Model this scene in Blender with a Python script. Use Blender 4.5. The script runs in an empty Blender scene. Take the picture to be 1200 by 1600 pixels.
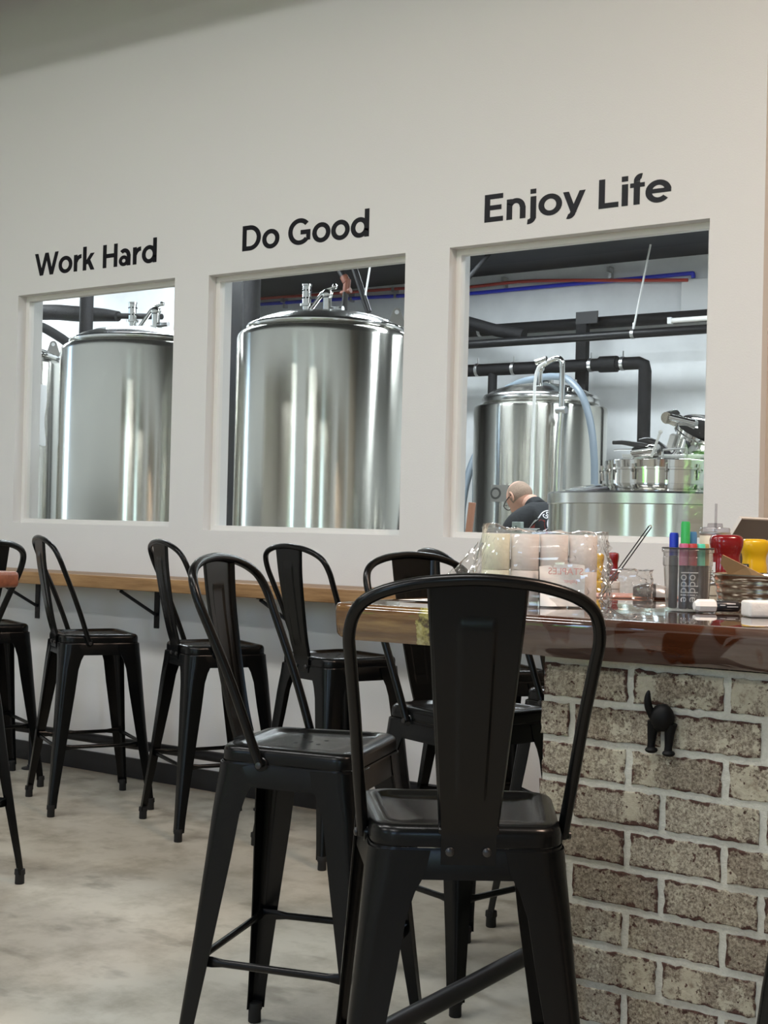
import bpy, bmesh, math, random
from mathutils import Vector, Matrix
from mathutils.bvhtree import BVHTree
from mathutils.noise import noise as mnoise
random.seed(7)
sc = bpy.context.scene
col = sc.collection
PI = math.pi

# ------------------------------------------------------------------ camera
def make_camera():
    f, yaw, pitch, roll, h = 2100.0, -0.5966873, 0.0108502, 0.0234085, 1.2606
    fw = Vector((math.sin(yaw)*math.cos(pitch), math.cos(yaw)*math.cos(pitch), math.sin(pitch)))
    r0 = Vector((math.cos(yaw), -math.sin(yaw), 0)); u0 = r0.cross(fw)
    r = math.cos(roll)*r0 + math.sin(roll)*u0
    u = -math.sin(roll)*r0 + math.cos(roll)*u0
    cd = bpy.data.cameras.new('camera'); cam = bpy.data.objects.new('camera', cd); col.objects.link(cam)
    m = Matrix(((r.x, u.x, -fw.x, 0), (r.y, u.y, -fw.y, 0), (r.z, u.z, -fw.z, h), (0, 0, 0, 1)))
    cam.matrix_world = m
    cd.sensor_fit = 'VERTICAL'; cd.sensor_height = 36.0; cd.lens = f/1600*36
    cd.clip_start = 0.05; cd.clip_end = 200
    sc.camera = cam
make_camera()

# ------------------------------------------------------------------ sky, sun, lamps, exposure
w = bpy.data.worlds.new('world'); sc.world = w; w.use_nodes = True
nt = w.node_tree; bg = nt.nodes['Background']
sky = nt.nodes.new('ShaderNodeTexSky'); sky.sky_type = 'NISHITA'; sky.sun_disc = False
sky.sun_elevation = math.radians(50); sky.sun_rotation = 0.0; sky.dust_density = 2.0
nt.links.new(sky.outputs[0], bg.inputs[0]); bg.inputs[1].default_value = 1.3

def sun(name, rot, energy, color):
    d = bpy.data.lights.new(name, 'SUN'); d.energy = energy; d.color = color; d.angle = 0.02
    o = bpy.data.objects.new(name, d); o.rotation_euler = rot; o.location = (0, 20, 20); col.objects.link(o)
sun('sun', (math.radians(-42), 0, 0.2), 48.0, (1, .96, .88))

def area(name, loc, sx, sy, power, color, rot=(0, 0, 0), portal=False):
    d = bpy.data.lights.new(name, 'AREA'); d.shape = 'RECTANGLE'; d.size = sx; d.size_y = sy
    d.energy = power; d.color = color
    if portal: d.cycles.is_portal = True
    o = bpy.data.objects.new(name, d); o.location = loc; o.rotation_euler = rot; col.objects.link(o)
NEUT = (1, .99, .97); WARM = (1, .74, .58); COOL = (.86, .94, 1)
# taproom ceiling lamps
for lx, ly, pw in ((-5.6, 1.0, 46), (-3.4, 1.3, 52), (-1.0, 1.3, 50), (-4.6, -2.2, 60), (-1.2, -2.2, 60)):
    area('ceiling_lamp', (lx, ly, 4.45), 1.6, .4, pw, NEUT)
area('ceiling_lamp', (.9, 2.6, 4.3), .8, .8, 120, WARM)
# brewery tube lamps under its ceiling
for lx in (-9.3, -6.6, -3.9, -1.2):
    area('brewery_lamp', (lx, 7.0, 3.42), 1.6, .3, 60, COOL)
for lx in (-5.4, -2.6):
    area('brewery_lamp', (lx, 8.9, 3.42), 1.6, .3, 50, COOL)
# daylight portals at the taproom's front windows
WINS = [(-5.95, -5.42, 1.38, 2.36), (-5.25, -4.3, 1.45, 4.15), (-1.0, .3, 1.45, 4.15), (3.1, 4.3, 1.45, 4.15)]
for a, b, c, d in WINS:
    area('window_portal', ((a+b)/2, -5.02, (c+d)/2), b-a, d-c, 1, (1, 1, 1), (math.radians(90), 0, 0), True)
sc.view_settings.view_transform = 'Standard'; sc.view_settings.look = 'None'
sc.view_settings.gamma = 1; sc.view_settings.use_curve_mapping = False
sc.view_settings.exposure = 0.24

# ------------------------------------------------------------------ materials
def mat(name, color, rough=.5, metal=0., spec=.5, **kw):
    m = bpy.data.materials.new(name); m.use_nodes = True
    b = m.node_tree.nodes['Principled BSDF']
    c = color if len(color) == 4 else (*color, 1)
    b.inputs['Base Color'].default_value = c; b.inputs['Roughness'].default_value = rough
    b.inputs['Metallic'].default_value = metal; b.inputs['Specular IOR Level'].default_value = spec
    for k, v in kw.items(): b.inputs[k.replace('_', ' ')].default_value = v
    return m
def N(m, t, **kw):
    n = m.node_tree.nodes.new('ShaderNode'+t)
    for k, v in kw.items():
        if k in n.inputs: n.inputs[k].default_value = v
        else: setattr(n, k, v)
    return n
def L(m, a, b): m.node_tree.links.new(a, b)
def P(m): return m.node_tree.nodes['Principled BSDF']
def ramp(m, fac, stops):
    r = N(m, 'ValToRGB'); e = r.color_ramp.elements
    while len(e) < len(stops): e.new(.5)
    for i, (p, c) in enumerate(stops):
        e[i].position = p; e[i].color = c if len(c) == 4 else (*c, 1)
    L(m, fac, r.inputs[0]); return r
def noisetex(m, scale, detail=4, rough=.5, coord='Object', mapscale=None):
    tc = N(m, 'TexCoord'); n = N(m, 'TexNoise'); n.inputs['Scale'].default_value = scale
    n.inputs['Detail'].default_value = detail; n.inputs['Roughness'].default_value = rough
    src = tc.outputs[coord]
    if mapscale:
        mp = N(m, 'Mapping'); mp.inputs['Scale'].default_value = mapscale; L(m, src, mp.inputs[0]); src = mp.outputs[0]
    L(m, src, n.inputs['Vector']); return n
def bump(m, height, strength, dist=.01):
    b = N(m, 'Bump'); b.inputs['Strength'].default_value = strength; b.inputs['Distance'].default_value = dist
    L(m, height, b.inputs['Height']); L(m, b.outputs[0], P(m).inputs['Normal'])
def mixc(m, fac, a, b):
    x = N(m, 'Mix'); x.data_type = 'RGBA'
    if hasattr(fac, 'node'): L(m, fac, x.inputs[0])
    else: x.inputs[0].default_value = fac
    for s, v in ((x.inputs[6], a), (x.inputs[7], b)):
        if hasattr(v, 'node'): L(m, v, s)
        else: s.default_value = (*v, 1) if len(v) == 3 else v
    return x.outputs[2]
def math_(m, op, a, b=None, clamp=False):
    n = N(m, 'Math'); n.operation = op; n.use_clamp = clamp
    for i, v in enumerate((a, b)):
        if v is None: continue
        if hasattr(v, 'node'): L(m, v, n.inputs[i])
        else: n.inputs[i].default_value = v
    return n.outputs[0]

M = {}
m = M['wall'] = mat('wall_paint', (.70, .705, .70), .75, spec=.25)
n = noisetex(m, 140, 3); bump(m, n.outputs[0], .12, .004)
m = M['tan'] = mat('tan_paint', (.52, .44, .36), .8)
M['frame'] = mat('window_frame_paint', (.74, .73, .70), .5)
m = M['brew_wall'] = mat('brewery_wall_paint', (.72, .74, .75), .7)
n = noisetex(m, 6, 5); L(m, ramp(m, n.outputs[0], [(.3, (.68, .70, .71)), (.7, (.76, .78, .79))]).outputs[0], P(m).inputs[0])
m = M['ceil_black'] = mat('black_ceiling', (.018, .02, .024), .6)
n = noisetex(m, 3, 6); L(m, ramp(m, n.outputs[0], [(.35, (.004, .005, .007)), (.75, (.018, .019, .023))]).outputs[0], P(m).inputs[0])
M['ceil'] = mat('taproom_ceiling_paint', (.30, .30, .30), .8)
m = M['floor'] = mat('polished_concrete', (.4, .37, .31), .42)
n1 = noisetex(m, 1.1, 8, .6); n2 = noisetex(m, 5, 8, .65); n3 = noisetex(m, 3.4, 4, .55, mapscale=(1, 1.8, 1))
c1 = ramp(m, n1.outputs[0], [(.3, (.385, .362, .30)), (.55, (.495, .472, .395)), (.75, (.565, .545, .465))]).outputs[0]
c2 = ramp(m, n2.outputs[0], [(.36, (.62, .60, .56)), (.55, (1, 1, 1))]).outputs[0]
x = N(m, 'Mix'); x.data_type = 'RGBA'; x.blend_type = 'MULTIPLY'; x.inputs[0].default_value = .75
L(m, c1, x.inputs[6]); L(m, c2, x.inputs[7])
st = ramp(m, n3.outputs[0], [(.30, (.42, .40, .36)), (.40, (1, 1, 1))]).outputs[0]
y = N(m, 'Mix'); y.data_type = 'RGBA'; y.blend_type = 'MULTIPLY'; y.inputs[0].default_value = .6
L(m, x.outputs[2], y.inputs[6]); L(m, st, y.inputs[7]); L(m, y.outputs[2], P(m).inputs[0])
L(m, ramp(m, n2.outputs[0], [(.3, (.5, .5, .5)), (.7, (.34, .34, .34))]).outputs[0], P(m).inputs['Roughness'])
M['baseboard'] = mat('black_baseboard', (.012, .012, .013), .5)
m = M['ledge'] = mat('oiled_pine', (.30, .18, .08), .4)
n = noisetex(m, 4, 6, .6, mapscale=(1, 12, 12)); L(m, ramp(m, n.outputs[0], [(.3, (.20, .105, .04)), (.6, (.36, .215, .095)), (.8, (.44, .28, .13))]).outputs[0], P(m).inputs[0])
m = M['redwood'] = mat('reddish_wood', (.22, .07, .035), .4)
n = noisetex(m, 5, 6, .6, mapscale=(1, 10, 10)); L(m, ramp(m, n.outputs[0], [(.3, (.16, .05, .025)), (.7, (.28, .10, .05))]).outputs[0], P(m).inputs[0])
m = M['stool'] = mat('satin_black_steel', (.0026, .0029, .0029), .25, spec=.24)
n = noisetex(m, 260, 2); bump(m, n.outputs[0], .04, .001)
M['rubber'] = mat('black_rubber', (.006, .006, .006), .7)
M['bolt'] = mat('black_bolt', (.012, .012, .012), .3, spec=.6)
M['hole'] = mat('dark_hole', (.002, .002, .002), .9)
M['black_pipe'] = mat('black_pipe', (.005, .005, .006), .42, spec=.35)
m = M['insul'] = mat('black_pipe_insulation', (.006, .006, .007), .75, spec=.3)
n = noisetex(m, 30, 4); bump(m, n.outputs[0], .5, .01)
m = M['steel'] = mat('brushed_stainless', (.56, .55, .50), .17, 1.0)
P(m).inputs['Anisotropic'].default_value = .9; P(m).inputs['Anisotropic Rotation'].default_value = .25
tg = N(m, 'Tangent'); tg.direction_type = 'RADIAL'; tg.axis = 'Z'; L(m, tg.outputs[0], P(m).inputs['Tangent'])
n = noisetex(m, 3, 3, mapscale=(4, 4, .15)); L(m, ramp(m, n.outputs[0], [(.3, (.15, .15, .15)), (.7, (.23, .23, .23))]).outputs[0], P(m).inputs['Roughness'])
M['steel_dome'] = mat('satin_stainless', (.62, .62, .60), .22, 1.0)
M['chrome'] = mat('polished_stainless', (.68, .68, .66), .09, 1.0)
M['clamp'] = mat('galvanised_clamp', (.6, .6, .6), .35, 1.0)
m = M['glass'] = mat('window_glass', (.97, .99, .98), 0.0, spec=.5)
P(m).inputs['Transmission Weight'].default_value = 1; P(m).inputs['IOR'].default_value = 1.45
# thin clear pane: see-through with a mirror sheen that follows the viewing angle
def thin_glass(name, tint, refl=1.0, rough=0.0, cloud=0.0):
    m = bpy.data.materials.new(name); m.use_nodes = True; t = m.node_tree
    for n in list(t.nodes):
        if n.type == 'BSDF_PRINCIPLED': t.nodes.remove(n)
    out = [n for n in t.nodes if n.type == 'OUTPUT_MATERIAL'][0]
    tr = t.nodes.new('ShaderNodeBsdfTransparent'); tr.inputs[0].default_value = (*tint, 1)
    gl = t.nodes.new('ShaderNodeBsdfGlossy'); gl.inputs['Roughness'].default_value = rough
    # mirror share by viewing angle, the same from either side of the thin sheet
    ge = t.nodes.new('ShaderNodeNewGeometry'); dt = t.nodes.new('ShaderNodeVectorMath'); dt.operation = 'DOT_PRODUCT'
    t.links.new(ge.outputs['Incoming'], dt.inputs[0]); t.links.new(ge.outputs['Normal'], dt.inputs[1])
    def mt(op, a_, b_=None):
        n_ = t.nodes.new('ShaderNodeMath'); n_.operation = op
        for i_, v_ in enumerate((a_, b_)):
            if v_ is None: continue
            if hasattr(v_, 'node'): t.links.new(v_, n_.inputs[i_])
            else: n_.inputs[i_].default_value = v_
        return n_.outputs[0]
    fr = mt('ADD', mt('MULTIPLY', mt('POWER', mt('SUBTRACT', 1.0, mt('ABSOLUTE', dt.outputs['Value'])), 5.0), .96), .04)
    mu = t.nodes.new('ShaderNodeMath'); mu.operation = 'MULTIPLY'; mu.inputs[1].default_value = refl; mu.use_clamp = True
    mx = t.nodes.new('ShaderNodeMixShader')
    t.links.new(fr, mu.inputs[0]); t.links.new(mu.outputs[0], mx.inputs[0])
    if cloud:
        df = t.nodes.new('ShaderNodeBsdfTranslucent'); df.inputs[0].default_value = (.8, .79, .77, 1); d2 = t.nodes.new('ShaderNodeBsdfDiffuse'); d2.inputs[0].default_value = (.8, .79, .77, 1)
        ad = t.nodes.new('ShaderNodeMixShader'); m2 = t.nodes.new('ShaderNodeMixShader'); m2.inputs[0].default_value = cloud
        t.links.new(df.outputs[0], ad.inputs[1]); t.links.new(d2.outputs[0], ad.inputs[2])
        t.links.new(tr.outputs[0], m2.inputs[1]); t.links.new(ad.outputs[0], m2.inputs[2]); tr = m2
    t.links.new(tr.outputs[0], mx.inputs[1]); t.links.new(gl.outputs[0], mx.inputs[2]); t.links.new(mx.outputs[0], out.inputs[0])
    return m
M['glass'] = thin_glass('window_glass', (.96, .975, .965), 1.4)
M['film'] = thin_glass('clear_plastic_film', (.975, .965, .955), 2.2, .08, .05)
M['cupplastic'] = thin_glass('cloudy_clear_plastic', (.90, .90, .89), 2.0, .15, .16)
M['ink'] = mat('black_vinyl', (.004, .004, .007), .4, spec=.25)
M['blue'] = mat('blue_tubing', (.02, .035, .55), .4)
M['red'] = mat('red_tubing', (.42, .05, .035), .4)
M['white'] = mat('white_plastic', (.78, .77, .74), .45)
M['panel'] = mat('white_panel', (.70, .71, .71), .5)
M['copper'] = mat('copper_fitting', (.15, .045, .022), .55, .1)
M['hose'] = mat('grey_blue_hose', (.19, .235, .28), .4)
M['hose_white'] = mat('white_hose', (.75, .76, .74), .4)
M['stick'] = mat('paddle_wood', (.33, .15, .09), .5)
M['plate'] = mat('grey_name_plate', (.30, .29, .27), .4, .5)
M['plate_ink'] = mat('dark_ring_print', (.05, .05, .045), .5)
M['handle'] = mat('black_handle', (.012, .012, .014), .35)
M['greybox'] = mat('sage_grey_box', (.30, .36, .33), .5)
M['mark'] = mat('dark_print', (.02, .02, .02), .6)
M['pinkprint'] = mat('pink_print', (.62, .33, .30), .6)
m = M['paper'] = mat('till_paper', (.80, .74, .70), .8)
M['paper_w'] = mat('white_paper', (.8, .79, .76), .7)
M['paper_y'] = mat('cream_paper', (.76, .76, .60), .8)
M['paper_end'] = mat('roll_core_paper', (.55, .38, .22), .8)
M['darkfolder'] = mat('dark_red_folder', (.07, .02, .015), .4)
M['ketchup'] = mat('ketchup_red', (.19, .006, .008), .16, spec=.6)
M['mustard'] = mat('mustard_yellow', (.66, .40, .008), .25)
M['label'] = mat('white_label', (.78, .76, .73), .5)
M['label_dark'] = mat('charcoal_label', (.06, .055, .05), .5)
M['cap_blue'] = mat('blue_cap', (.012, .035, .45), .35)
M['cap_green'] = mat('green_cap', (.04, .42, .10), .35)
M['cap_steel'] = mat('steel_blue_cap', (.07, .20, .38), .35)
M['cap_red'] = mat('red_cap', (.45, .05, .05), .35)
M['cap_pink'] = mat('pink_cap', (.52, .12, .22), .35)
M['cap_teal'] = mat('teal_cap', (.10, .62, .42), .35)
M['cap_gold'] = mat('tan_cap', (.45, .32, .14), .35)
M['mk_body'] = mat('black_marker_body', (.014, .015, .018), .35)
M['silver_print'] = mat('silver_print', (.62, .62, .62), .4)
M['mouse_dark'] = mat('dark_grey_plastic', (.045, .04, .038), .35)
M['mouse_silver'] = mat('silver_plastic', (.58, .58, .58), .25, .6)
M['pad'] = mat('salmon_pad', (.50, .20, .13), .5)
M['kraft'] = mat('kraft_paper', (.40, .25, .12), .8)
m = M['tin'] = mat('worn_tin', (.50, .45, .36), .2, 1.0)
M['cream'] = mat('cream_tumbler', (.72, .64, .49), .4)
M['clear_lid'] = thin_glass('clear_lid', (.82, .80, .82), 2.0, .05)
M['laptop'] = mat('grey_brown_laptop', (.115, .098, .085), .45)
M['laptop_edge'] = mat('pale_laptop_edge', (.68, .66, .62), .4)
m = M['eraser'] = mat('white_felt', (.78, .74, .69), .9)
n = noisetex(m, 60, 5); bump(m, n.outputs[0], .5, .004)
M['iron'] = mat('black_cast_iron', (.003, .003, .003), .6, spec=.2)
m = M['skin'] = mat('skin', (.60, .34, .25), .5, spec=.3)
P(m).inputs['Subsurface Weight'].default_value = .1; P(m).inputs['Subsurface Radius'].default_value = (.01, .004, .002)
m = M['hair'] = mat('cropped_grey_hair', (.26, .175, .125), .8)
n = noisetex(m, 300, 2); L(m, ramp(m, n.outputs[0], [(.3, (.20, .125, .085)), (.7, (.40, .29, .22))]).outputs[0], P(m).inputs[0])
m = M['shirt'] = mat('charcoal_tshirt', (.022, .024, .027), .85, spec=.2)
n = noisetex(m, 18, 5); bump(m, n.outputs[0], .4, .02)
M['jeans'] = mat('dark_jeans', (.03, .04, .07), .85)
M['shoe'] = mat('black_shoe', (.01, .01, .01), .5)
M['glasses'] = mat('black_glasses', (.008, .008, .008), .25)
M['tee_white'] = mat('white_shirt_print', (.72, .72, .74), .8)
M['tee_red'] = mat('red_shirt_print', (.36, .05, .035), .8)
m = M['leaf'] = mat('hedge_leaf', (.10, .26, .04), .6)
n = noisetex(m, 2.5, 6); L(m, ramp(m, n.outputs[0], [(.3, (.07, .24, .04)), (.7, (.28, .60, .16))]).outputs[0], P(m).inputs[0])
M['ground'] = mat('outdoor_paving', (.42, .40, .36), .9)
# epoxy-coated live-edge slab
m = M['slab'] = mat('epoxy_coated_wood', (.1, .04, .02), .05, spec=.6)
P(m).inputs['Coat Weight'].default_value = .7; P(m).inputs['Coat Roughness'].default_value = .02
tc = N(m, 'TexCoord'); sep = N(m, 'SeparateXYZ'); L(m, tc.outputs['Object'], sep.inputs[0])
g = noisetex(m, 3, 7, .6, mapscale=(1.2, 9, 14)); pt = noisetex(m, 7.0, 3, .5, mapscale=(1, 1, .55))
base = ramp(m, g.outputs[0], [(.3, (.052, .030, .022)), (.55, (.080, .050, .038)), (.75, (.105, .070, .054))]).outputs[0]
dark = ramp(m, g.outputs[0], [(.3, (.030, .008, .003)), (.7, (.075, .022, .008))]).outputs[0]
pm = ramp(m, pt.outputs[0], [(.585, (0, 0, 0)), (.605, (1, 1, 1))]).outputs[0]
c = mixc(m, pm, base, dark)
gold = ramp(m, g.outputs[0], [(.3, (.050, .022, .008)), (.5, (.125, .062, .022)), (.74, (.28, .175, .065))]).outputs[0]
gx = math_(m, 'ADD', sep.outputs[0], math_(m, 'MULTIPLY', pt.outputs[0], .12))
gm = ramp(m, math_(m, 'ADD', math_(m, 'MULTIPLY', gx, -1.0), -.5, True), [(.80, (0, 0, 0)), (.93, (1, 1, 1))]).outputs[0]
c = mixc(m, gm, c, gold)
bk = noisetex(m, 55, 4, .6)
bark = ramp(m, bk.outputs[0], [(.40, (.05, .03, .012)), (.55, (.30, .27, .08)), (.72, (.46, .42, .20))]).outputs[0]
bx = math_(m, 'ADD', sep.outputs[0], math_(m, 'MULTIPLY', bk.outputs[0], .05))
bm_ = math_(m, 'MULTIPLY', math_(m, 'GREATER_THAN', bx, -1.515), math_(m, 'LESS_THAN', bx, -1.43))
c = mixc(m, bm_, c, bark)
L(m, c, P(m).inputs[0])
# bricks
m = M['brick'] = mat('worn_painted_brick', (.25, .2, .16), .85, spec=.2)
uv = N(m, 'UVMap'); uv.uv_map = 'brick'; su = N(m, 'SeparateXYZ'); L(m, uv.outputs[0], su.inputs[0])
at = N(m, 'Attribute'); at.attribute_name = 'rnd'; sr = N(m, 'SeparateColor'); L(m, at.outputs['Color'], sr.inputs[0])
n1 = noisetex(m, 42, 6, .7); n2 = noisetex(m, 190, 5, .8); n3 = noisetex(m, 14, 4, .6)
grey = ramp(m, n2.outputs[0], [(.36, (.105, .084, .064)), (.48, (.25, .217, .168)), (.60, (.42, .38, .30))]).outputs[0]
tint = mixc(m, sr.outputs[2], (.80, .75, .70), (1.12, 1.12, 1.08))
x = N(m, 'Mix'); x.data_type = 'RGBA'; x.blend_type = 'MULTIPLY'; x.inputs[0].default_value = 1
L(m, grey, x.inputs[6]); L(m, tint, x.inputs[7]); grey = x.outputs[2]
cream = ramp(m, n1.outputs[0], [(.33, (.20, .155, .11)), (.46, (.43, .39, .29)), (.7, (.54, .50, .38))]).outputs[0]
U, V = su.outputs[0], su.outputs[1]
# cream paint left in upright bands and scattered patches
wob = math_(m, 'MULTIPLY', math_(m, 'SUBTRACT', n1.outputs[0], .5), .10)
band = math_(m, 'SUBTRACT', math_(m, 'MULTIPLY', sr.outputs[1], .17), math_(m, 'ADD', wob, math_(m, 'ABSOLUTE', math_(m, 'SUBTRACT', U, sr.outputs[0]))))
patch = math_(m, 'SUBTRACT', math_(m, 'ADD', n3.outputs[0], math_(m, 'MULTIPLY', sr.outputs[1], .12)), .62)
cm = math_(m, 'MAXIMUM', band, patch)
cm = math_(m, 'ADD', cm, math_(m, 'MULTIPLY', math_(m, 'SUBTRACT', n2.outputs[0], .5), .35))
cm = math_(m, 'MULTIPLY', ramp(m, cm, [(.0, (0, 0, 0)), (.035, (1, 1, 1))]).outputs[0], .85)
c = mixc(m, cm, grey, cream)
eu = math_(m, 'MULTIPLY', math_(m, 'MINIMUM', U, math_(m, 'SUBTRACT', 1.0, U)), .18)
ev = math_(m, 'MULTIPLY', math_(m, 'MINIMUM', V, math_(m, 'SUBTRACT', 1.0, V)), .067)
ed = math_(m, 'ADD', math_(m, 'MINIMUM', eu, ev), math_(m, 'MULTIPLY', math_(m, 'SUBTRACT', n1.outputs[0], .47), .05))
ed = math_(m, 'ADD', ed, math_(m, 'MULTIPLY', math_(m, 'SUBTRACT', n3.outputs[0], .5), .03))
em = ramp(m, ed, [(.0008, (1, 1, 1)), (.003, (0, 0, 0))]).outputs[0]
rb = ramp(m, n2.outputs[0], [(.35, (.035, .018, .013)), (.7, (.125, .066, .050))]).outputs[0]
c = mixc(m, em, c, rb)
spot = ramp(m, noisetex(m, 85, 4, .6).outputs[0], [(.63, (0, 0, 0)), (.66, (1, 1, 1))]).outputs[0]
c = mixc(m, spot, c, rb)
L(m, c, P(m).inputs[0]); bump(m, n1.outputs[0], .6, .006)
m = M['mortar'] = mat('pale_mortar', (.50, .49, .43), .9, spec=.2)
n = noisetex(m, 120, 5, .7); bump(m, n.outputs[0], .6, .004)
L(m, ramp(m, n.outputs[0], [(.3, (.50, .485, .41)), (.7, (.62, .605, .52))]).outputs[0], P(m).inputs[0])

# ------------------------------------------------------------------ mesh helpers
class MB:
    def __init__(s): s.v = []; s.f = []; s.uv = None
    def add(s, vs, fs):
        k = len(s.v); s.v += [tuple(p) for p in vs]; s.f += [tuple(i+k for i in f) for f in fs]; return k
    def box(s, x0, x1, y0, y1, z0, z1, xf=None):
        vs = [(x, y, z) for x in (x0, x1) for y in (y0, y1) for z in (z0, z1)]
        if xf: vs = [tuple(xf @ Vector(p)) for p in vs]
        s.add(vs, [(0, 1, 3, 2), (4, 6, 7, 5), (0, 4, 5, 1), (2, 3, 7, 6), (0, 2, 6, 4), (1, 5, 7, 3)])
    def tube(s, pts, r, seg=10, cap=True, flat=None):
        pts = [Vector(p) for p in pts]; n = len(pts); rr = r if isinstance(r, (list, tuple)) else [r]*n
        t = [(pts[min(i+1, n-1)]-pts[max(i-1, 0)]).normalized() for i in range(n)]
        a = t[0].orthogonal().normalized(); rings = []
        for i in range(n):
            if i: a = (a - t[i]*a.dot(t[i])); a = a.normalized() if a.length > 1e-6 else t[i].orthogonal().normalized()
            b = t[i].cross(a)
            rings.append([pts[i]+rr[i]*(math.cos(q)*a+math.sin(q)*b) for q in [2*PI*j/seg for j in range(seg)]])
        s.rings(rings, cap)
    def rings(s, rings, cap=True, closed=True):
        n = len(rings[0]); vs = [p for r in rings for p in r]; fs = []
        for i in range(len(rings)-1):
            for j in range(n if closed else n-1):
                k = (j+1) % n; fs.append((i*n+j, i*n+k, (i+1)*n+k, (i+1)*n+j))
        if cap and closed: fs += [tuple(range(n-1, -1, -1)), tuple((len(rings)-1)*n+j for j in range(n))]
        s.add(vs, fs)
    def lathe(s, prof, c=(0, 0, 0), seg=32, xf=None, cap=True):
        rings = []
        for r, z in prof:
            rg = [Vector((c[0]+r*math.cos(2*PI*j/seg), c[1]+r*math.sin(2*PI*j/seg), c[2]+z)) for j in range(seg)]
            if xf: rg = [xf @ p for p in rg]
            rings.append(rg)
        s.rings(rings, cap)
    def sphere(s, c, rx, ry=None, rz=None, seg=16, xf=None):
        ry = ry or rx; rz = rz or rx; rings = []
        for i in range(1, seg//2):
            a = -PI/2+PI*i/(seg//2)
            rg = [Vector((rx*math.cos(a)*math.cos(2*PI*j/seg), ry*math.cos(a)*math.sin(2*PI*j/seg), rz*math.sin(a))) for j in range(seg)]
            if xf: rg = [xf @ p for p in rg]
            rings.append([p+Vector(c) for p in rg])
        s.rings(rings, True)
    def build(s, name, m, parent=None, smooth=40, bevel=0, subsurf=0):
        me = bpy.data.meshes.new(name); me.from_pydata(s.v, [], s.f); me.validate()
        bm = bmesh.new(); bm.from_mesh(me); bmesh.ops.recalc_face_normals(bm, faces=bm.faces)
        if bevel: bmesh.ops.bevel(bm, geom=bm.edges[:], offset=bevel, segments=3, profile=.5, affect='EDGES', clamp_overlap=True)
        bm.to_mesh(me); bm.free()
        if smooth:
            me.polygons.foreach_set('use_smooth', [True]*len(me.polygons)); me.set_sharp_from_angle(angle=math.radians(smooth))
        me.materials.append(m)
        o = bpy.data.objects.new(name, me); col.objects.link(o)
        if parent: o.parent = parent
        if subsurf:
            md = o.modifiers.new('subsurf', 'SUBSURF'); md.levels = md.render_levels = subsurf
        return o
def tag(o, label=None, cat=None, group=None, kind=None):
    for k, v in (('label', label), ('category', cat), ('group', group), ('kind', kind)):
        if v: o[k] = v
    return o
def empty(name, loc, label, cat, group=None, rz=0):
    o = bpy.data.objects.new(name, None); o.empty_display_size = .1; col.objects.link(o)
    o.location = loc; o.rotation_euler = (0, 0, rz); return tag(o, label, cat, group)
def struct(o): o['kind'] = 'structure'; return o
def dup(root, loc=None, rz=None, label=None, group=None):
    r = root.copy(); col.objects.link(r)
    if loc: r.location = loc
    if rz is not None: r.rotation_euler = (0, 0, rz)
    if label: r['label'] = label
    if group: r['group'] = group
    for ch in root.children:
        c = ch.copy(); col.objects.link(c); c.parent = r
        for g in ch.children:
            d = g.copy(); col.objects.link(d); d.parent = c
    return r
def spline(pts, n=8):
    pts = [Vector(p) for p in pts]; out = []
    for i in range(len(pts)-1):
        p0, p1, p2, p3 = pts[max(i-1, 0)], pts[i], pts[i+1], pts[min(i+2, len(pts)-1)]
        for j in range(n):
            t = j/n; out.append(.5*((2*p1)+(p2-p0)*t+(2*p0-5*p1+4*p2-p3)*t*t+(3*p1-p0-3*p2+p3)*t**3))
    out.append(pts[-1]); return out
def text_mesh(name, body, size, m, xf, parent, extrude=.0004, align='CENTER'):
    cu = bpy.data.curves.new(name, 'FONT'); cu.body = body; cu.size = size; cu.extrude = extrude
    cu.align_x = align; cu.align_y = 'CENTER'; cu.resolution_u = 3
    t = bpy.data.objects.new(name, cu); col.objects.link(t)
    dg = bpy.context.evaluated_depsgraph_get(); me = bpy.data.meshes.new_from_object(t.evaluated_get(dg))
    bpy.data.objects.remove(t); me.transform(xf); me.materials.clear(); me.materials.append(m)
    o = bpy.data.objects.new(name, me); col.objects.link(o)
    if parent: o.parent = parent
    return o
def basis(o, x, y):
    x = Vector(x).normalized(); y = Vector(y); z = x.cross(y).normalized(); y = z.cross(x)
    return Matrix(((x.x, y.x, z.x, o[0]), (x.y, y.y, z.y, o[1]), (x.z, y.z, z.z, o[2]), (0, 0, 0, 1)))

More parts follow.
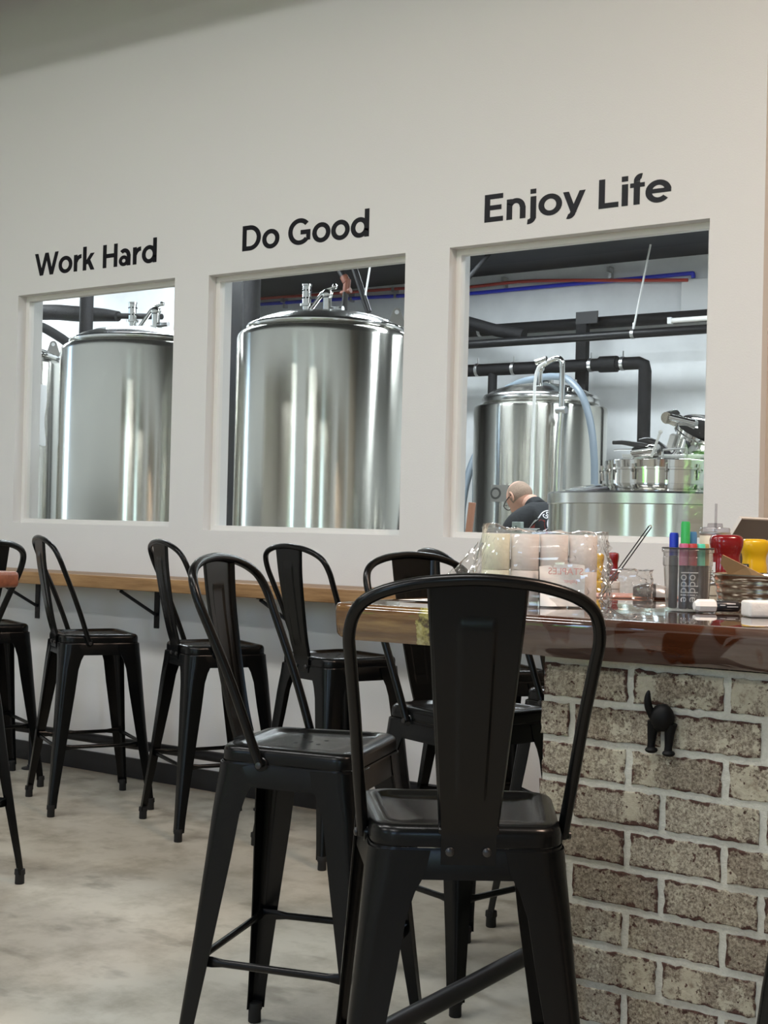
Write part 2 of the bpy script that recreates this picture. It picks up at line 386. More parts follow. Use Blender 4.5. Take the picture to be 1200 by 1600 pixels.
# ------------------------------------------------------------------ room shell
WY, WT = 4.80, 0.17
WIN = [(-5.645, -4.519, 1.236, 2.444), (-4.300, -3.180, 1.224, 2.437), (-2.958, -1.824, 1.222, 2.438)]
XL, XR, YB, ZC = -9.0, 4.8, -5.0, 4.6
def holed_wall(name, x0, x1, z0, z1, holes, yf, yb, m):
    xs = sorted({x0, x1, *[h[0] for h in holes], *[h[1] for h in holes]})
    zs = sorted({z0, z1, *[h[2] for h in holes], *[h[3] for h in holes]})
    b = MB(); hole = lambda cx, cz: any(h[0] < cx < h[1] and h[2] < cz < h[3] for h in holes)
    for y in (yf, yb):
        for i in range(len(xs)-1):
            for j in range(len(zs)-1):
                if not hole((xs[i]+xs[i+1])/2, (zs[j]+zs[j+1])/2):
                    b.add([(xs[i], y, zs[j]), (xs[i+1], y, zs[j]), (xs[i+1], y, zs[j+1]), (xs[i], y, zs[j+1])], [(0, 1, 2, 3)])
    for h in holes+[(x0, x1, z0, z1)]:
        c = [(h[0], h[2]), (h[1], h[2]), (h[1], h[3]), (h[0], h[3])]
        for i in range(4):
            p, q = c[i], c[(i+1) % 4]
            b.add([(p[0], yf, p[1]), (q[0], yf, q[1]), (q[0], yb, q[1]), (p[0], yb, p[1])], [(0, 1, 2, 3)])
    me_o = b.build(name, m, smooth=0)
    bm = bmesh.new(); bm.from_mesh(me_o.data); bmesh.ops.remove_doubles(bm, verts=bm.verts, dist=1e-5)
    bmesh.ops.recalc_face_normals(bm, faces=bm.faces); bm.to_mesh(me_o.data); bm.free()
    return struct(me_o)
def slab(name, x0, x1, y0, y1, z0, z1, m, bevel=0):
    b = MB(); b.box(x0, x1, y0, y1, z0, z1); return b.build(name, m, smooth=0, bevel=bevel)
struct(slab('floor', -14, 5, -5.3, 10.4, -.12, 0, M['floor']))
struct(slab('ceiling', XL-.2, XR+.2, YB-.2, WY+WT, ZC, ZC+.15, M['ceil']))
holed_wall('wall_north', XL-.2, -1.617, 0, ZC, WIN, WY, WY+WT, M['wall'])
struct(slab('wall_recess', -1.617, XR, WY+.06, WY+WT, 0, ZC, M['tan']))
struct(slab('wall_west', XL-.2, XL, YB, WY, 0, ZC, M['wall']))
struct(slab('wall_east', XR, XR+.2, YB, WY+.06, 0, ZC, M['tan']))
holed_wall('wall_south', XL-.2, XR+.2, 0, ZC, list(WINS), YB, YB-.2, M['wall'])
struct(slab('wall_brewery_far', -14, 5, 10.3, 10.4, 0, 3.5, M['brew_wall']))
struct(slab('wall_brewery_west', -14, -13.9, WY+WT, 10.3, 0, 3.5, M['brew_wall']))
struct(slab('wall_brewery_east', 1.2, 1.3, WY+WT, 10.3, 0, 3.5, M['brew_wall']))
struct(slab('wall_partition', -13.9, -6.66, 7.85, 7.97, 0, 3.5, M['brew_wall']))
struct(slab('ceiling_brewery', -14, 5, WY+WT, 10.4, 3.5, 3.6, M['ceil_black']))
struct(slab('shade_beam_1', XL, XR, 3.80, 4.0, 3.86, ZC, M['ceil']))  # unseen beam, added to cast shade on the top of the window wall
struct(slab('baseboard_north', XL, -1.617, WY-.014, WY, 0, .095, M['baseboard']))
def window(name, x0, x1, z0, z1, y, d, fw, m, pane=True):
    b = MB()
    b.box(x0, x1, y, y+d, z0, z0+fw); b.box(x0, x1, y, y+d, z1-fw, z1)
    b.box(x0, x0+fw, y, y+d, z0+fw, z1-fw); b.box(x1-fw, x1, y, y+d, z0+fw, z1-fw)
    o = struct(b.build(name, m, smooth=0))
    if pane:
        g = MB(); yy = y+d/2
        g.add([(x0+fw, yy, z0+fw), (x1-fw, yy, z0+fw), (x1-fw, yy, z1-fw), (x0+fw, yy, z1-fw)], [(0, 1, 2, 3)])
        p = g.build('pane', M['glass'], o, smooth=0)
    return o
for i, h in enumerate(WIN): window('window_%d' % (i+1), *h, WY+.055, .035, .024, M['frame'])
for i, h in enumerate(WINS):
    o = window('window_%d' % (i+4), *h, YB-.12, .06, .05, M['baseboard'], False)

# outdoors beyond the taproom's own windows
struct(slab('ground', -30, 30, -30, -5.3, -.2, -.05, M['ground']))
def hedge():
    rnd = random.Random(3); b = MB()
    for k in range(12000):
        x = rnd.uniform(-11, 9) if k % 2 else rnd.uniform(-9.5, -6); z = rnd.uniform(0, 1)**.8*((3.5 if x < -6.4 else 2.3)+.5*mnoise(Vector((x*.35, 0, 0)))); y = -9.5+.8*mnoise(Vector((x*.8, z*.9, 3)))+rnd.uniform(-.3, .3)
        s = rnd.uniform(.09, .2); a = Vector((rnd.uniform(-1, 1), rnd.uniform(-1, 1), rnd.uniform(-1, 1))).normalized(); c = a.orthogonal().normalized()
        p = Vector((x, y, z)); q = a.cross(c)
        b.add([p-a*s, p+c*s*.45+q*.02, p+a*s, p-c*s*.45-q*.02], [(0, 1, 2, 3)])
    o = b.build('hedge', M['leaf'], smooth=0)
    tag(o, 'leafy green hedge seen mirrored in the right window glass', 'hedge', kind='stuff')
hedge()

# ------------------------------------------------------------------ lettering on the wall (built stroke by stroke)
SW = .188
def bar(x0, y0, x1, y1): return [(x0, y0), (x1, y0), (x1, y1), (x0, y1)]
def para(xt, yt, xb, yb, w): return [(xb, yb), (xb+w, yb), (xt+w, yt), (xt, yt)]
def arc(cx, cy, rx, ry, a0, a1, sx=SW, sy=None, n=28):
    sy = sy or sx*.94; out = []
    A = [math.radians(a0+(a1-a0)*i/n) for i in range(n+1)]
    for i in range(n):
        p, q = A[i], A[i+1]
        out.append([(cx+rx*math.cos(p), cy+ry*math.sin(p)), (cx+rx*math.cos(q), cy+ry*math.sin(q)),
                    (cx+(rx-sx)*math.cos(q), cy+(ry-sy)*math.sin(q)), (cx+(rx-sx)*math.cos(p), cy+(ry-sy)*math.sin(p))])
    return out
XH = .735
GL = {
 'W': (1.36, [para(0, 1, .30, 0, .19), para(.59, 1, .30, 0, .19), para(.59, 1, .87, 0, .19), para(1.16, 1, .87, 0, .19)]),
 'o': (.80, arc(.39, XH/2, .385, .385, 0, 360)),
 'r': (.50, [bar(.06, 0, .06+SW, XH)]+arc(.47, .33, .40, .41, 90, 165)),
 'k': (.72, [bar(.06, 0, .06+SW, 1.04), para(.47, XH, .10, .26, .21), para(.25, .44, .48, 0, .21)]),
 'H': (.92, [bar(.08, 0, .08+SW, 1), bar(.66, 0, .66+SW, 1), bar(.2, .42, .7, .42+SW*.95)]),
 'a': (.68, [bar(.43, 0, .43+SW, .46)]+arc(.30, .44, .305, .305, -5, 138)+arc(.265, .22, .255, .23, 0, 360, SW*.86)),
 'd': (.84, [bar(.58, 0, .58+SW, 1.04)]+arc(.39, XH/2, .37, .385, 0, 360)),
 'D': (.98, [bar(.08, 0, .08+SW, 1), bar(.08, 0, .44, SW*.95), bar(.08, 1-SW*.95, .44, 1)]+arc(.42, .5, .50, .5, -90, 90)),
 'G': (1.06, arc(.52, .5, .50, .515, 42, 318)+[bar(.56, .38, .98, .38+SW*.92), bar(.81, .15, .98, .5)]),
 'E': (.78, [bar(.08, 0, .08+SW, 1), bar(.08, 0, .72, SW*.95), bar(.08, 1-SW*.95, .71, 1), bar(.08, .425, .66, .425+SW*.92)]),
 'n': (.76, [bar(.06, 0, .06+SW, XH), bar(.51, 0, .51+SW, .44)]+arc(.37, .42, .315, .33, 0, 165)),
 'j': (.36, [bar(.10, -.06, .10+SW, XH), bar(.09, .83, .28, 1.0)]+arc(.02, -.03, .255, .21, -95, 0)),
 'y': (.72, [para(0, XH, .26, .0, .19), para(.53, XH, .19, -.12, .19)]+arc(.19, -.03, .205, .19, -110, -20)),
 'L': (.72, [bar(.08, 0, .08+SW, 1), bar(.08, 0, .69, SW*.95)]),
 'i': (.32, [bar(.07, 0, .07+SW, XH), bar(.06, .83, .255, 1.01)]),
 'f': (.46, [bar(.11, 0, .11+SW, .78), bar(0, XH-.15, .44, XH)]+arc(.33, .80, .22, .245, 78, 185)),
 'e': (.78, arc(.39, XH/2, .385, .385, 8, 318)+[bar(.08, .31, .765, .31+SW*.78)]),
 'O': (1.1, arc(.52, .5, .51, .515, 0, 360)), ' ': (.34, []),
}
def lettering(body, x0, x1, z0a, z0b, cap, label):
    adv = [GL[c][0] for c in body]; tot = sum(adv); last = GL[body[-1]]
    right = tot-adv[-1]+max(p[0] for poly in last[1] for p in poly); left = min(p[0] for poly in GL[body[0]][1] for p in poly)
    k = (x1-x0)/(right-left)
    root = empty('wall_lettering', ((x0+x1)/2, WY, z0a), label, 'lettering', 'lettering on the wall above the windows')
    x = -left; th = .0012; q = 0
    for ch, a in zip(body, adv):
        b = MB()
        for poly in GL[ch][1]:
            pts = [((x+px)*k+x0, z0a+(z0b-z0a)*((x+px)*k)/(x1-x0)+py*cap) for px, py in poly]
            q += 1; th = .0012+.00006*(q % 9)
            fr = [(px, WY-th, pz) for px, pz in pts]; bk = [(px, WY-.0001, pz) for px, pz in pts]; n = len(pts)
            b.add(fr+bk, [tuple(range(n))]+[(i, (i+1) % n, n+(i+1) % n, n+i) for i in range(n)])
        if b.v:
            o = b.build('letter', M['ink'], root, smooth=0)
            o.matrix_parent_inverse = Matrix.Translation(-Vector(root.location))
        x += a
    return root
lettering('Work Hard', -5.522, -4.644, 2.536, 2.532, .117, 'black vinyl words Work Hard on the white wall over the left window')
lettering('Do Good', -4.096, -3.374, 2.531, 2.529, .118, 'black vinyl words Do Good on the white wall over the middle window')
lettering('Enjoy Life', -2.793, -1.978, 2.525, 2.522, .114, 'black vinyl words Enjoy Life on the white wall over the right window')

# ------------------------------------------------------------------ ledge, brackets, wall rail
b = MB(); b.box(XL, -1.70, 4.50, WY, .938, .997)
tag(b.build('wall_ledge', M['ledge'], bevel=.004), 'long oiled pine drinks ledge fixed to the white wall under the windows', 'ledge')
def bracket(x, label):
    root = empty('shelf_bracket', (x, WY, .94), label, 'bracket', 'black brackets under the pine ledge')
    b = MB(); b.box(-.016, .016, -.006, -.0005, -.20, -.0025); b.build('wall_plate', M['black_pipe'], root, smooth=0)
    b = MB(); b.box(-.016, .016, -.26, -.006, -.008, -.0025); b.build('top_plate', M['black_pipe'], root, smooth=0)
    b = MB(); b.tube([(0, -.25, -.012), (0, -.008, -.135)], .0085, 8); b.build('brace', M['black_pipe'], root)
for x, l in ((-5.43, 'black steel ledge bracket by the back of the second stool from the left'), (-4.58, 'black steel ledge bracket behind the back of the third wall stool'),
             (-3.73, 'black steel ledge bracket behind the large stool left of the bar'), (-2.88, 'black steel ledge bracket behind the left end of the bar top')):
    bracket(x, l)
root = empty('foot_rail', (-4.5, 4.63, 0), 'long black pipe foot rail on flanged posts along the white wall', 'foot rail')
b = MB(); b.tube([(-4.4, 0, .2), (2.7, 0, .2)], .023, 12); b.build('rail', M['black_pipe'], root)
for x in (-2.3, -.76, .75, 2.25):
    b = MB(); b.tube([(x, 0, .006), (x, 0, .2)], .014, 12)
    p = b.build('post', M['black_pipe'], root)
    f = MB(); f.lathe([(.045, 0), (.045, .006), (.02, .008), (.018, .02), (.0145, .02)], (x, 0, 0), 20); f.build('flange', M['black_pipe'], p)

# ------------------------------------------------------------------ bar stools
SD, SF, SR, ZS = .166, .183, .163, .762
def rloop(inset, z, rc=.05, n=6):
    sd, sf, sr = SD-inset, SF-inset, SR-inset; rc = max(rc-inset*.6, .008); pts = []
    for cx, cy, a0 in ((sd, sf, 0), (-sd, sr, 90), (-sd, -sr, 180), (sd, -sf, 270)):
        ox = cx-math.copysign(rc, cx); oy = cy-math.copysign(rc, cy)
        for i in range(n+1):
            a = math.radians(a0+90*i/n); pts.append(Vector((ox+rc*math.cos(a), oy+rc*math.sin(a), z)))
    return pts
def make_stool():
    S = M['stool']; root = empty('bar_stool', (0, 0, 0), '', 'bar stool')
    b = MB()
    b.rings([rloop(.090, ZS-.0065), rloop(.042, ZS-.0055), rloop(.036, ZS), rloop(.018, ZS+.0005), rloop(.008, ZS-.002), rloop(.002, ZS-.008), rloop(0, ZS-.016), rloop(0, ZS-.034), rloop(.003, ZS-.036), rloop(.006, ZS-.034), rloop(.008, ZS-.02), rloop(.05, ZS-.012)], cap=True)
    seat = b.build('seat', S, root, smooth=50)
    for x, y in ((0, 0), (.028, .028), (-.028, .028), (.028, -.028), (-.028, -.028)):
        b = MB(); b.lathe([(.0055, 0), (.0055, .0008)], (x, y, ZS-.0069), 12); b.build('drain_hole', M['hole'], seat)
    # apron under the seat
    b = MB(); b.rings([rloop(-.001, ZS-.037), rloop(-.004, ZS-.045), rloop(-.006, ZS-.088), rloop(-.003, ZS-.088), rloop(.001, ZS-.045), rloop(.003, ZS-.037)], cap=False)
    b.build('apron', S, root, smooth=50)
    FD, FW, zt = .230, .240, ZS-.040
    legs = []
    for sx in (-1, 1):
        for sy in (-1, 1):
            top = Vector((sx*(SD+.005), sy*((SF if sx > 0 else SR)+.005), zt)); bot = Vector((sx*FD, sy*FW, .035))
            b = MB(); rings = []
            for t, wd, rc in ((0, .105, .048), (.055, .100, .046), (.10, .086, .040), (.16, .076, .034), (.3, .069, .028), (.55, .054, .022), (.8, .041, .016), (.93, .035, .014), (1, .034, .014)):
                p = top.lerp(bot, t)+Vector((sx, sy, 0))*(-.004*math.sin(PI*t))
                def path(off, wd=wd, rc=rc, p=p):
                    q = [Vector((-wd, -off, 0)), Vector((-rc, -off, 0))]
                    for i in range(1, 6):
                        a = math.radians(90-90*i/6); q.append(Vector((-rc+(rc-off)*math.cos(a), -rc+(rc-off)*math.sin(a), 0)))
                    q += [Vector((-off, -rc, 0)), Vector((-off, -wd, 0))]
                    return [Vector((p.x+sx*v.x, p.y+sy*v.y, p.z)) for v in q]
                o_ = path(0); i_ = path(.003); rings.append(o_+i_[::-1])
            b.rings(rings, True)
            lg = b.build('leg', S, root, smooth=50)
            f = MB(); c = Vector((sx*(FD-.014), sy*(FW-.014), 0))
            f.lathe([(.0150, .0), (.0165, .002), (.0160, .030), (.0190, .034), (.0180, .05), (.004, .052)], c, 14); f.build('foot_cap', M['rubber'], lg)
    z = .285; t = (zt-z)/(zt-.035)
    C = {}
    for sx in (-1, 1):
        for sy in (-1, 1):
            top = Vector((sx*(SD+.005), sy*((SF if sx > 0 else SR)+.005), zt)); bot = Vector((sx*FD, sy*FW, .035))
            C[sx, sy] = top.lerp(bot, t)-Vector((sx*.02, sy*.02, 0))
    for a, c in (((-1, -1), (1, -1)), ((-1, 1), (1, 1)), ((-1, -1), (-1, 1)), ((1, -1), (1, 1))):
        p, q = C[a], C[c]; d = (q-p).normalized(); side = d.cross(Vector((0, 0, 1)))
        b = MB(); rg = []
        for s, fl in ((0, 1), (.10, 1), (.17, 0), (.5, 0), (.83, 0), (.9, 1), (1, 1)):
            o = p.lerp(q, s); ry, rz = (.0035, .0125) if fl else (.0085, .0085)
            rg.append([o+side*ry*math.cos(k)+Vector((0, 0, 1))*rz*math.sin(k) for k in [2*PI*j/10 for j in range(10)]])
        b.rings(rg, True); b.build('footrest', S, root)
    for a, c in (((-1, -1), (1, 1)), ((-1, 1), (1, -1))):
        k = .985; zz = ZS-.075-(.012 if a == (-1, 1) else 0)
        p = Vector((a[0]*(SD+.005)*k, a[1]*(SR+.005)*k, zz)); q = Vector((c[0]*(SD+.005)*k, c[1]*(SF+.005)*k, zz))
        p, q = p.lerp(q, .035), q.lerp(p, .035)
        b = MB(); b.tube([p, q], .0075, 8); b.build('cross_brace', S, root)
    half = [(-.055, SR+.013, .724), (-.066, SR+.0145, .750), (-.098, .186, .84), (-.137, .194, .94), (-.176, .203, 1.03), (-.200, .207, 1.085), (-.220, .194, 1.128), (-.235, .160, 1.153), (-.245, .105, 1.169), (-.25, .05, 1.176)]
    pts = spline(half+[(-.2515, 0, 1.1785)]+[(x, -y, z) for x, y, z in half[::-1]], 5)
    b = MB(); b.tube(pts, .0108, 12); hoop = b.build('back_hoop', S, root)
    for s in (-1, 1):
        b = MB(); xf = Matrix.Translation((-.055, s*(SR+.003), .726)) @ Matrix.Rotation(-s*PI/2, 4, 'X')
        b.lathe([(.0165, 0), (.0165, .006), (.0145, .008), (.001, .008)], (0, 0, 0), 16, xf); b.build('hoop_lug', S, hoop)
        b = MB(); b.lathe([(.0075, .008), (.0070, .012), (.001, .0135)], (0, 0, 0), 12, Matrix.Translation((-.055, s*(SR+.015), .726)) @ Matrix.Rotation(-s*PI/2, 4, 'X')); b.build('rivet', M['bolt'], hoop)
    # pressed back splat
    prof = spline([(-.1725, 0, .700), (-.1725, 0, .735), (-.174, 0, .757), (-.182, 0, .785), (-.194, 0, .83), (-.211, 0, .91), (-.228, 0, 1.0), (-.241, 0, 1.08), (-.2505, 0, 1.172)], 14)
    n = len(prof); nu = 48; front = []; back = []
    for i, p in enumerate(prof):
        hw = .046 if p.z < .752 else .050+(p.z-.752)/.42*.034
        tn = (prof[min(i+1, n-1)]-prof[max(i-1, 0)]).normalized(); nr = Vector((tn.z, 0, -tn.x))
        fr, bk = [], []
        for j in range(nu+1):
            u = -1+2*j/nu; y = u*hw; e = 0
            if abs(u) > .93 and p.z > .76: e = .010*(abs(u)-.93)/.07
            if .80 < p.z < 1.115:
                w_ = .030*(.78+.22*(p.z-.8)/.315); ss = lambda v: max(0., min(1., v/.004+.5))
                e -= .0030*ss(w_-abs(y))*ss(1.108-p.z)*min(1, (p.z-.80)/.03)
            q = Vector((p.x, y, p.z))+nr*e; fr.append(q); bk.append(q-nr*.0016)
        front.append(fr); back.append(bk)
    b = MB(); b.rings([fr+bk[::-1] for fr, bk in zip(front, back)], True)
    sp = b.build('back_splat', S, root, smooth=35)
    for s in (-1, 1):
        b = MB(); b.lathe([(.0078, 0), (.0078, .003), (.005, .0055), (.001, .006)], (0, 0, 0), 12, Matrix.Translation((-.1741, s*.031, .722)) @ Matrix.Rotation(-PI/2, 4, 'Y')); b.build('bolt', M['bolt'], sp)
    return root
STOOLS = [
 (-1.235, 2.085, 2.19, 'black steel bar stool nearest the camera, seen from behind at the bar end', 'stools at the bar'),
 (-1.893, 2.507, .30, 'large black bar stool left of the nearest one, seat turned to the bar', 'stools at the bar'),
 (-1.93, 3.28, -.27, 'black bar stool facing the bar end, its hoop rising behind the bar top', 'stools at the bar'),
 (-1.82, 3.89, -.33, 'black bar stool at the far corner of the bar end, mostly hidden by brick', 'stools at the bar'),
 (-.415, 2.045, 2.9, 'black bar stool in front of the brick, only a leg showing at right', 'stools at the bar'),
 (-5.167, 4.245, 1.15, 'leftmost black bar stool at the ledge, only its seat and right legs in view', 'stools along the wall ledge'),
 (-4.434, 4.240, 1.054, 'second black bar stool from the left along the pine wall ledge', 'stools along the wall ledge'),
 (-3.727, 4.250, 1.08, 'third black bar stool along the ledge, under the words Work Hard', 'stools along the wall ledge'),
 (-3.08, 4.240, 1.26, 'fourth black bar stool along the ledge, under the middle window', 'stools along the wall ledge'),
 (-2.42, 4.275, .92, 'black bar stool at the ledge behind the bar, hidden but for its hoop', 'stools along the wall ledge'),
 (-3.79, 2.89, 3.36, 'black bar stool cut by the left edge, its hoop rising behind the reddish table top', 'stools by the reddish table'),
]
proto = make_stool()
for i, (x, y, t, lab, grp) in enumerate(STOOLS):
    if i == 0: proto.location = (x, y, 0); proto.rotation_euler = (0, 0, t); proto['label'] = lab; proto['group'] = grp
    else: dup(proto, (x, y, 0), t, lab, grp)

# high table at the left edge
root = empty('high_table', (-3.62, 2.27, 0), 'reddish wood high table top cut off by the left edge', 'table')
b = MB(); b.box(-.60, .602, -.33, .33, 1.062, 1.108); b.build('table_top', M['redwood'], root, bevel=.012)
b = MB(); b.lathe([(.036, .02), (.036, 1.05)], (0, 0, 0), 16); b.lathe([(.12, 1.05), (.12, 1.062)], (0, 0, 0), 20); b.build('pedestal', M['black_pipe'], root)
b = MB(); b.lathe([(.24, 0), (.24, .008), (.06, .03), (.036, .03)], (0, 0, 0), 28); b.build('base', M['black_pipe'], root)

# ------------------------------------------------------------------ bar
BX0, BX1, BY0, BY1 = -1.266, 1.4, 2.45, 4.05
root = empty('brick_bar_base', ((BX0+BX1)/2, 3.2, 0), 'worn brick bar base with pale mortar under the glossy bar top', 'bar base')
def loc(o, r): o.matrix_parent_inverse = Matrix.Translation(-Vector(r.location)); return o
b = MB(); b.box(BX0+.004, BX1, BY0+.0035, BY1, 0, 1.0055); loc(b.build('mortar_core', M['mortar'], root, smooth=0), root)
def brick_face():
    rnd = random.Random(11); V, F, UVs, RN = [], [], [], []
    per, jt, course = .1955, .0145, .0794
    def one(x0, x1, z0, z1, cut0, cut1):
        W_, H_ = x1-x0, z1-z0
        if W_ < .012: return
        rc = (rnd.random(), rnd.random()**1.6, rnd.random()); y = BY0+rnd.uniform(-.0012, .0012); out = []
        nx = max(3, int(W_/.012)); nz = 6; j = lambda: rnd.gauss(0, .0011)
        for i in range(nx): out.append((x0+W_*i/nx+j(), z0+j()))
        for i in range(nz): out.append((x1+j(), z0+H_*i/nz+j()))
        for i in range(nx): out.append((x1-W_*i/nx+j(), z1+j()))
        for i in range(nz): out.append((x0+j(), z1-H_*i/nz+j()))
        n = len(out); k = len(V); cx, cz = (x0+x1)/2, (z0+z1)/2
        def uvp(p): return ((p[0]-x0)/W_*(1 if not cut0 else 1), (p[1]-z0)/H_)
        for s, dy in ((1.0, .006), (1.0, .0012), (.985, 0)):
            for p in out: V.append((cx+(p[0]-cx)*(s if s == 1 else 1-.0022/W_*2), y+dy, cz+(p[1]-cz)*(s if s == 1 else 1-.0022/H_*2))); UVs.append(uvp(p)); RN.append(rc)
        for r in range(2):
            for i in range(n): F.append((k+r*n+i, k+r*n+(i+1) % n, k+(r+1)*n+(i+1) % n, k+(r+1)*n+i))
        F.append(tuple(k+2*n+i for i in range(n)))
    r = 0; ztop = .9998
    while ztop-r*course > .02:
        z1 = ztop-r*course-jt/2; z0 = max(ztop-(r+1)*course+jt/2, .004); off = -1.0735 if r % 2 == 0 else -1.197
        q = off-per*3
        while q < BX1:
            a, c = max(q+jt/2, BX0), min(q+per-jt/2, BX1)
            if c-a > .01: one(a, c, z0, z1, a == BX0, c == BX1)
            q += per
        r += 1
    me = bpy.data.meshes.new('brick_face'); me.from_pydata(V, [], F)
    ul = me.uv_layers.new(name='brick'); ca = me.color_attributes.new('rnd', 'FLOAT_COLOR', 'POINT')
    for lp in me.loops: ul.data[lp.index].uv = UVs[lp.vertex_index]
    for i, c in enumerate(RN): ca.data[i].color = (*c, 1)
    bm = bmesh.new(); bm.from_mesh(me); bmesh.ops.recalc_face_normals(bm, faces=bm.faces); bm.to_mesh(me); bm.free()
    me.materials.append(M['brick']); o = bpy.data.objects.new('brick_face', me); col.objects.link(o); o.parent = root; loc(o, root)
brick_face()
def bar_top():
    b = MB(); X0, X1 = -1.757, 1.55; rings = []; nx = 160
    for i in range(nx+1):
        s = i/nx; x = X0+(X1-X0)*s**1.3
        yf = 2.398+.010*mnoise(Vector((x*2.2, .3, 0)))+.004*mnoise(Vector((x*9, 1, 0)))
        zb = 1.0105+.004*mnoise(Vector((x*3, 2, 5)))
        end = max(0, 1-(x-X0)/.012); yf += .012*end**2
        if x < -1.70: zb += .016*((-1.70-x)/.057)**2*.6
        rings.append([Vector(p) for p in ((x, 4.1, 1.0905), (x, 3.2, 1.0905), (x, yf+.020, 1.0905), (x, yf+.007, 1.0895), (x, yf+.001, 1.0835), (x, yf-.001, 1.07), (x, yf+.002, 1.045), (x, yf+.006, 1.024), (x, yf+.013, zb), (x, 3.2, zb), (x, 4.1, zb))])
    b.rings(rings, True); o = b.build('bar_counter', M['slab'], smooth=50)
    tag(o, 'glossy thick live-edge wood bar top with golden left end', 'bar counter')
bar_top()
root = empty('bar_foot_rail', (-1.5, 3.1, 0), 'black pipe foot rail beside the bar end behind the nearest stool', 'foot rail')
b = MB(); b.tube([(0, -.86, .25), (0, .9, .25)], .021, 14); b.build('rail', M['black_pipe'], root)
for y in (-.82, .78):
    b = MB(); b.tube([(0, y, .004), (0, y, .25)], .014, 10); p = b.build('post', M['black_pipe'], root)
    b = MB(); b.lathe([(.04, 0), (.04, .006), (.018, .008), (.0145, .02)], (0, y, 0), 16); b.build('flange', M['black_pipe'], p)

# cast iron dog-tail hook
root = empty('coat_hook', (-1.0, 2.449, .90), 'black cast iron hook shaped like the hind end of a dog on the brick', 'hook')
b = MB(); b.sphere((.002, -.018, .008), .0235, .022, .027, 18)
b.sphere((-.010, -.012, .0), .016, .014, .022, 14); b.build('body', M['iron'], root)
b = MB(); b.tube(spline([(-.016, -.022, .010), (-.021, -.030, .028), (-.0215, -.034, .045), (-.019, -.035, .060)], 6), [.0085, .0084, .0083, .0082, .0081, .008, .0078, .0076, .0075, .0073, .007, .0067, .0063, .0058, .0052, .0045, .0036, .0025, .0008], 10); b.build('tail', M['iron'], root)
for x, dz in ((-.0205, 0), (.0145, -.003)):
    b = MB(); b.tube([(x+.004, -.014, -.002), (x+.001, -.013, -.022), (x-.001, -.012, -.045+dz), (x-.001, -.013, -.056+dz)], [.0125, .0095, .0072, .0085], 12)
    b.sphere((x+.002, -.018, -.0555+dz), .0125, .013, .0065, 12); b.build('hind_leg', M['iron'], root)

# ------------------------------------------------------------------ brewery: back wall pipes
def pipe(name, pts, r, m, label, cat, group=None, clamps=(), seg=12, parent=None):
    b = MB(); b.tube(pts, r, seg); o = b.build(name, m, parent)
    if not parent: tag(o, label, cat, group)
    if clamps:
        for p, d in clamps:
            c = MB(); d = Vector(d).normalized(); c.tube([Vector(p)-d*.014, Vector(p)+d*.014], r*1.10, 14)
            c.tube([Vector(p)+Vector((0, 0, r)), Vector(p)+Vector((0, 0, r+.05))], .006, 6); c.build('pipe_clamp', M['clamp'], o)
    return o
pg = 'insulated pipes on the brewery back wall'
X = (1, 0, 0)
pipe('insulated_pipe', [(-7.2, 10.2, 3.001), (-5.5, 10.2, 2.998), (-3.0, 10.2, 2.988)], .049, M['insul'], 'upper of two parallel black pipes seen through the right window', 'pipe', pg, [((-5.95, 10.2, 2.999), X)])
low = pipe('insulated_pipe', [(-7.0, 9.75, 2.812), (-3.0, 9.75, 2.812)], .036, M['black_pipe'], 'lower of two parallel black pipes, hung by a thin white rod', 'pipe', pg, [((-4.31, 9.75, 2.812), X)])
pipe('pipe_branch', [(-6.4, 9.8, 3.19), (-6.0, 9.8, 3.06), (-5.55, 9.8, 2.92), (-5.3, 9.8, 2.868)], .052, M['insul'], '', '', parent=low)
mid = pipe('insulated_pipe', spline([(-6.9, 9.95, 2.623), (-5.0, 9.95, 2.613), (-4.34, 9.95, 2.608)], 4)+[Vector((-4.30, 9.95, 2.593)), Vector((-4.29, 9.95, 2.543)), Vector((-4.29, 9.95, .02))], .052, M['insul'], 'black pipe running behind the far tank and turning down at its right', 'pipe', pg, [((-5.82, 9.95, 2.620), X), ((-5.47, 9.95, 2.617), X), ((-4.76, 9.95, 2.611), X), ((-4.48, 9.95, 2.610), X)])
pipe('pipe_sleeve', [(-4.68, 9.95, 2.612), (-4.53, 9.95, 2.610)], .066, M['insul'], '', '', parent=mid)
pipe('drop_pipe', [(-5.675, 9.95, 2.60), (-5.675, 9.95, .02)], .040, M['insul'], '', '', parent=mid)
root = empty('steel_column', (-4.905, 10.085, 0), 'black square post standing behind the far tank', 'post')
b = MB(); b.box(-.048, .048, -.035, .035, 0, 3.06); b.build('post', M['insul'], root, smooth=0, bevel=.006)
b = MB(); b.box(-.05, .145, -.0355, -.020, 2.97, 3.07); b.build('top_plate', M['black_pipe'], root, smooth=0)
pipe('hanger_rod', [(-4.18, 9.75, 3.5), (-4.31, 9.75, 2.84)], .008, M['hose_white'], '', '', parent=low)
root = empty('tube_lamp', (-3.55, 9.7, 2.885), 'white tube lamp fixed in front of the parallel pipes', 'lamp')
b = MB(); b.tube([(-.42, 0, 0), (.42, 0, 0)], .02, 12); b.build('tube', M['white'], root)
b = MB(); b.box(-.45, -.42, -.024, .024, -.024, .024); b.box(.42, .45, -.024, .024, -.024, .024); b.build('end_cap', M['panel'], root, smooth=0)
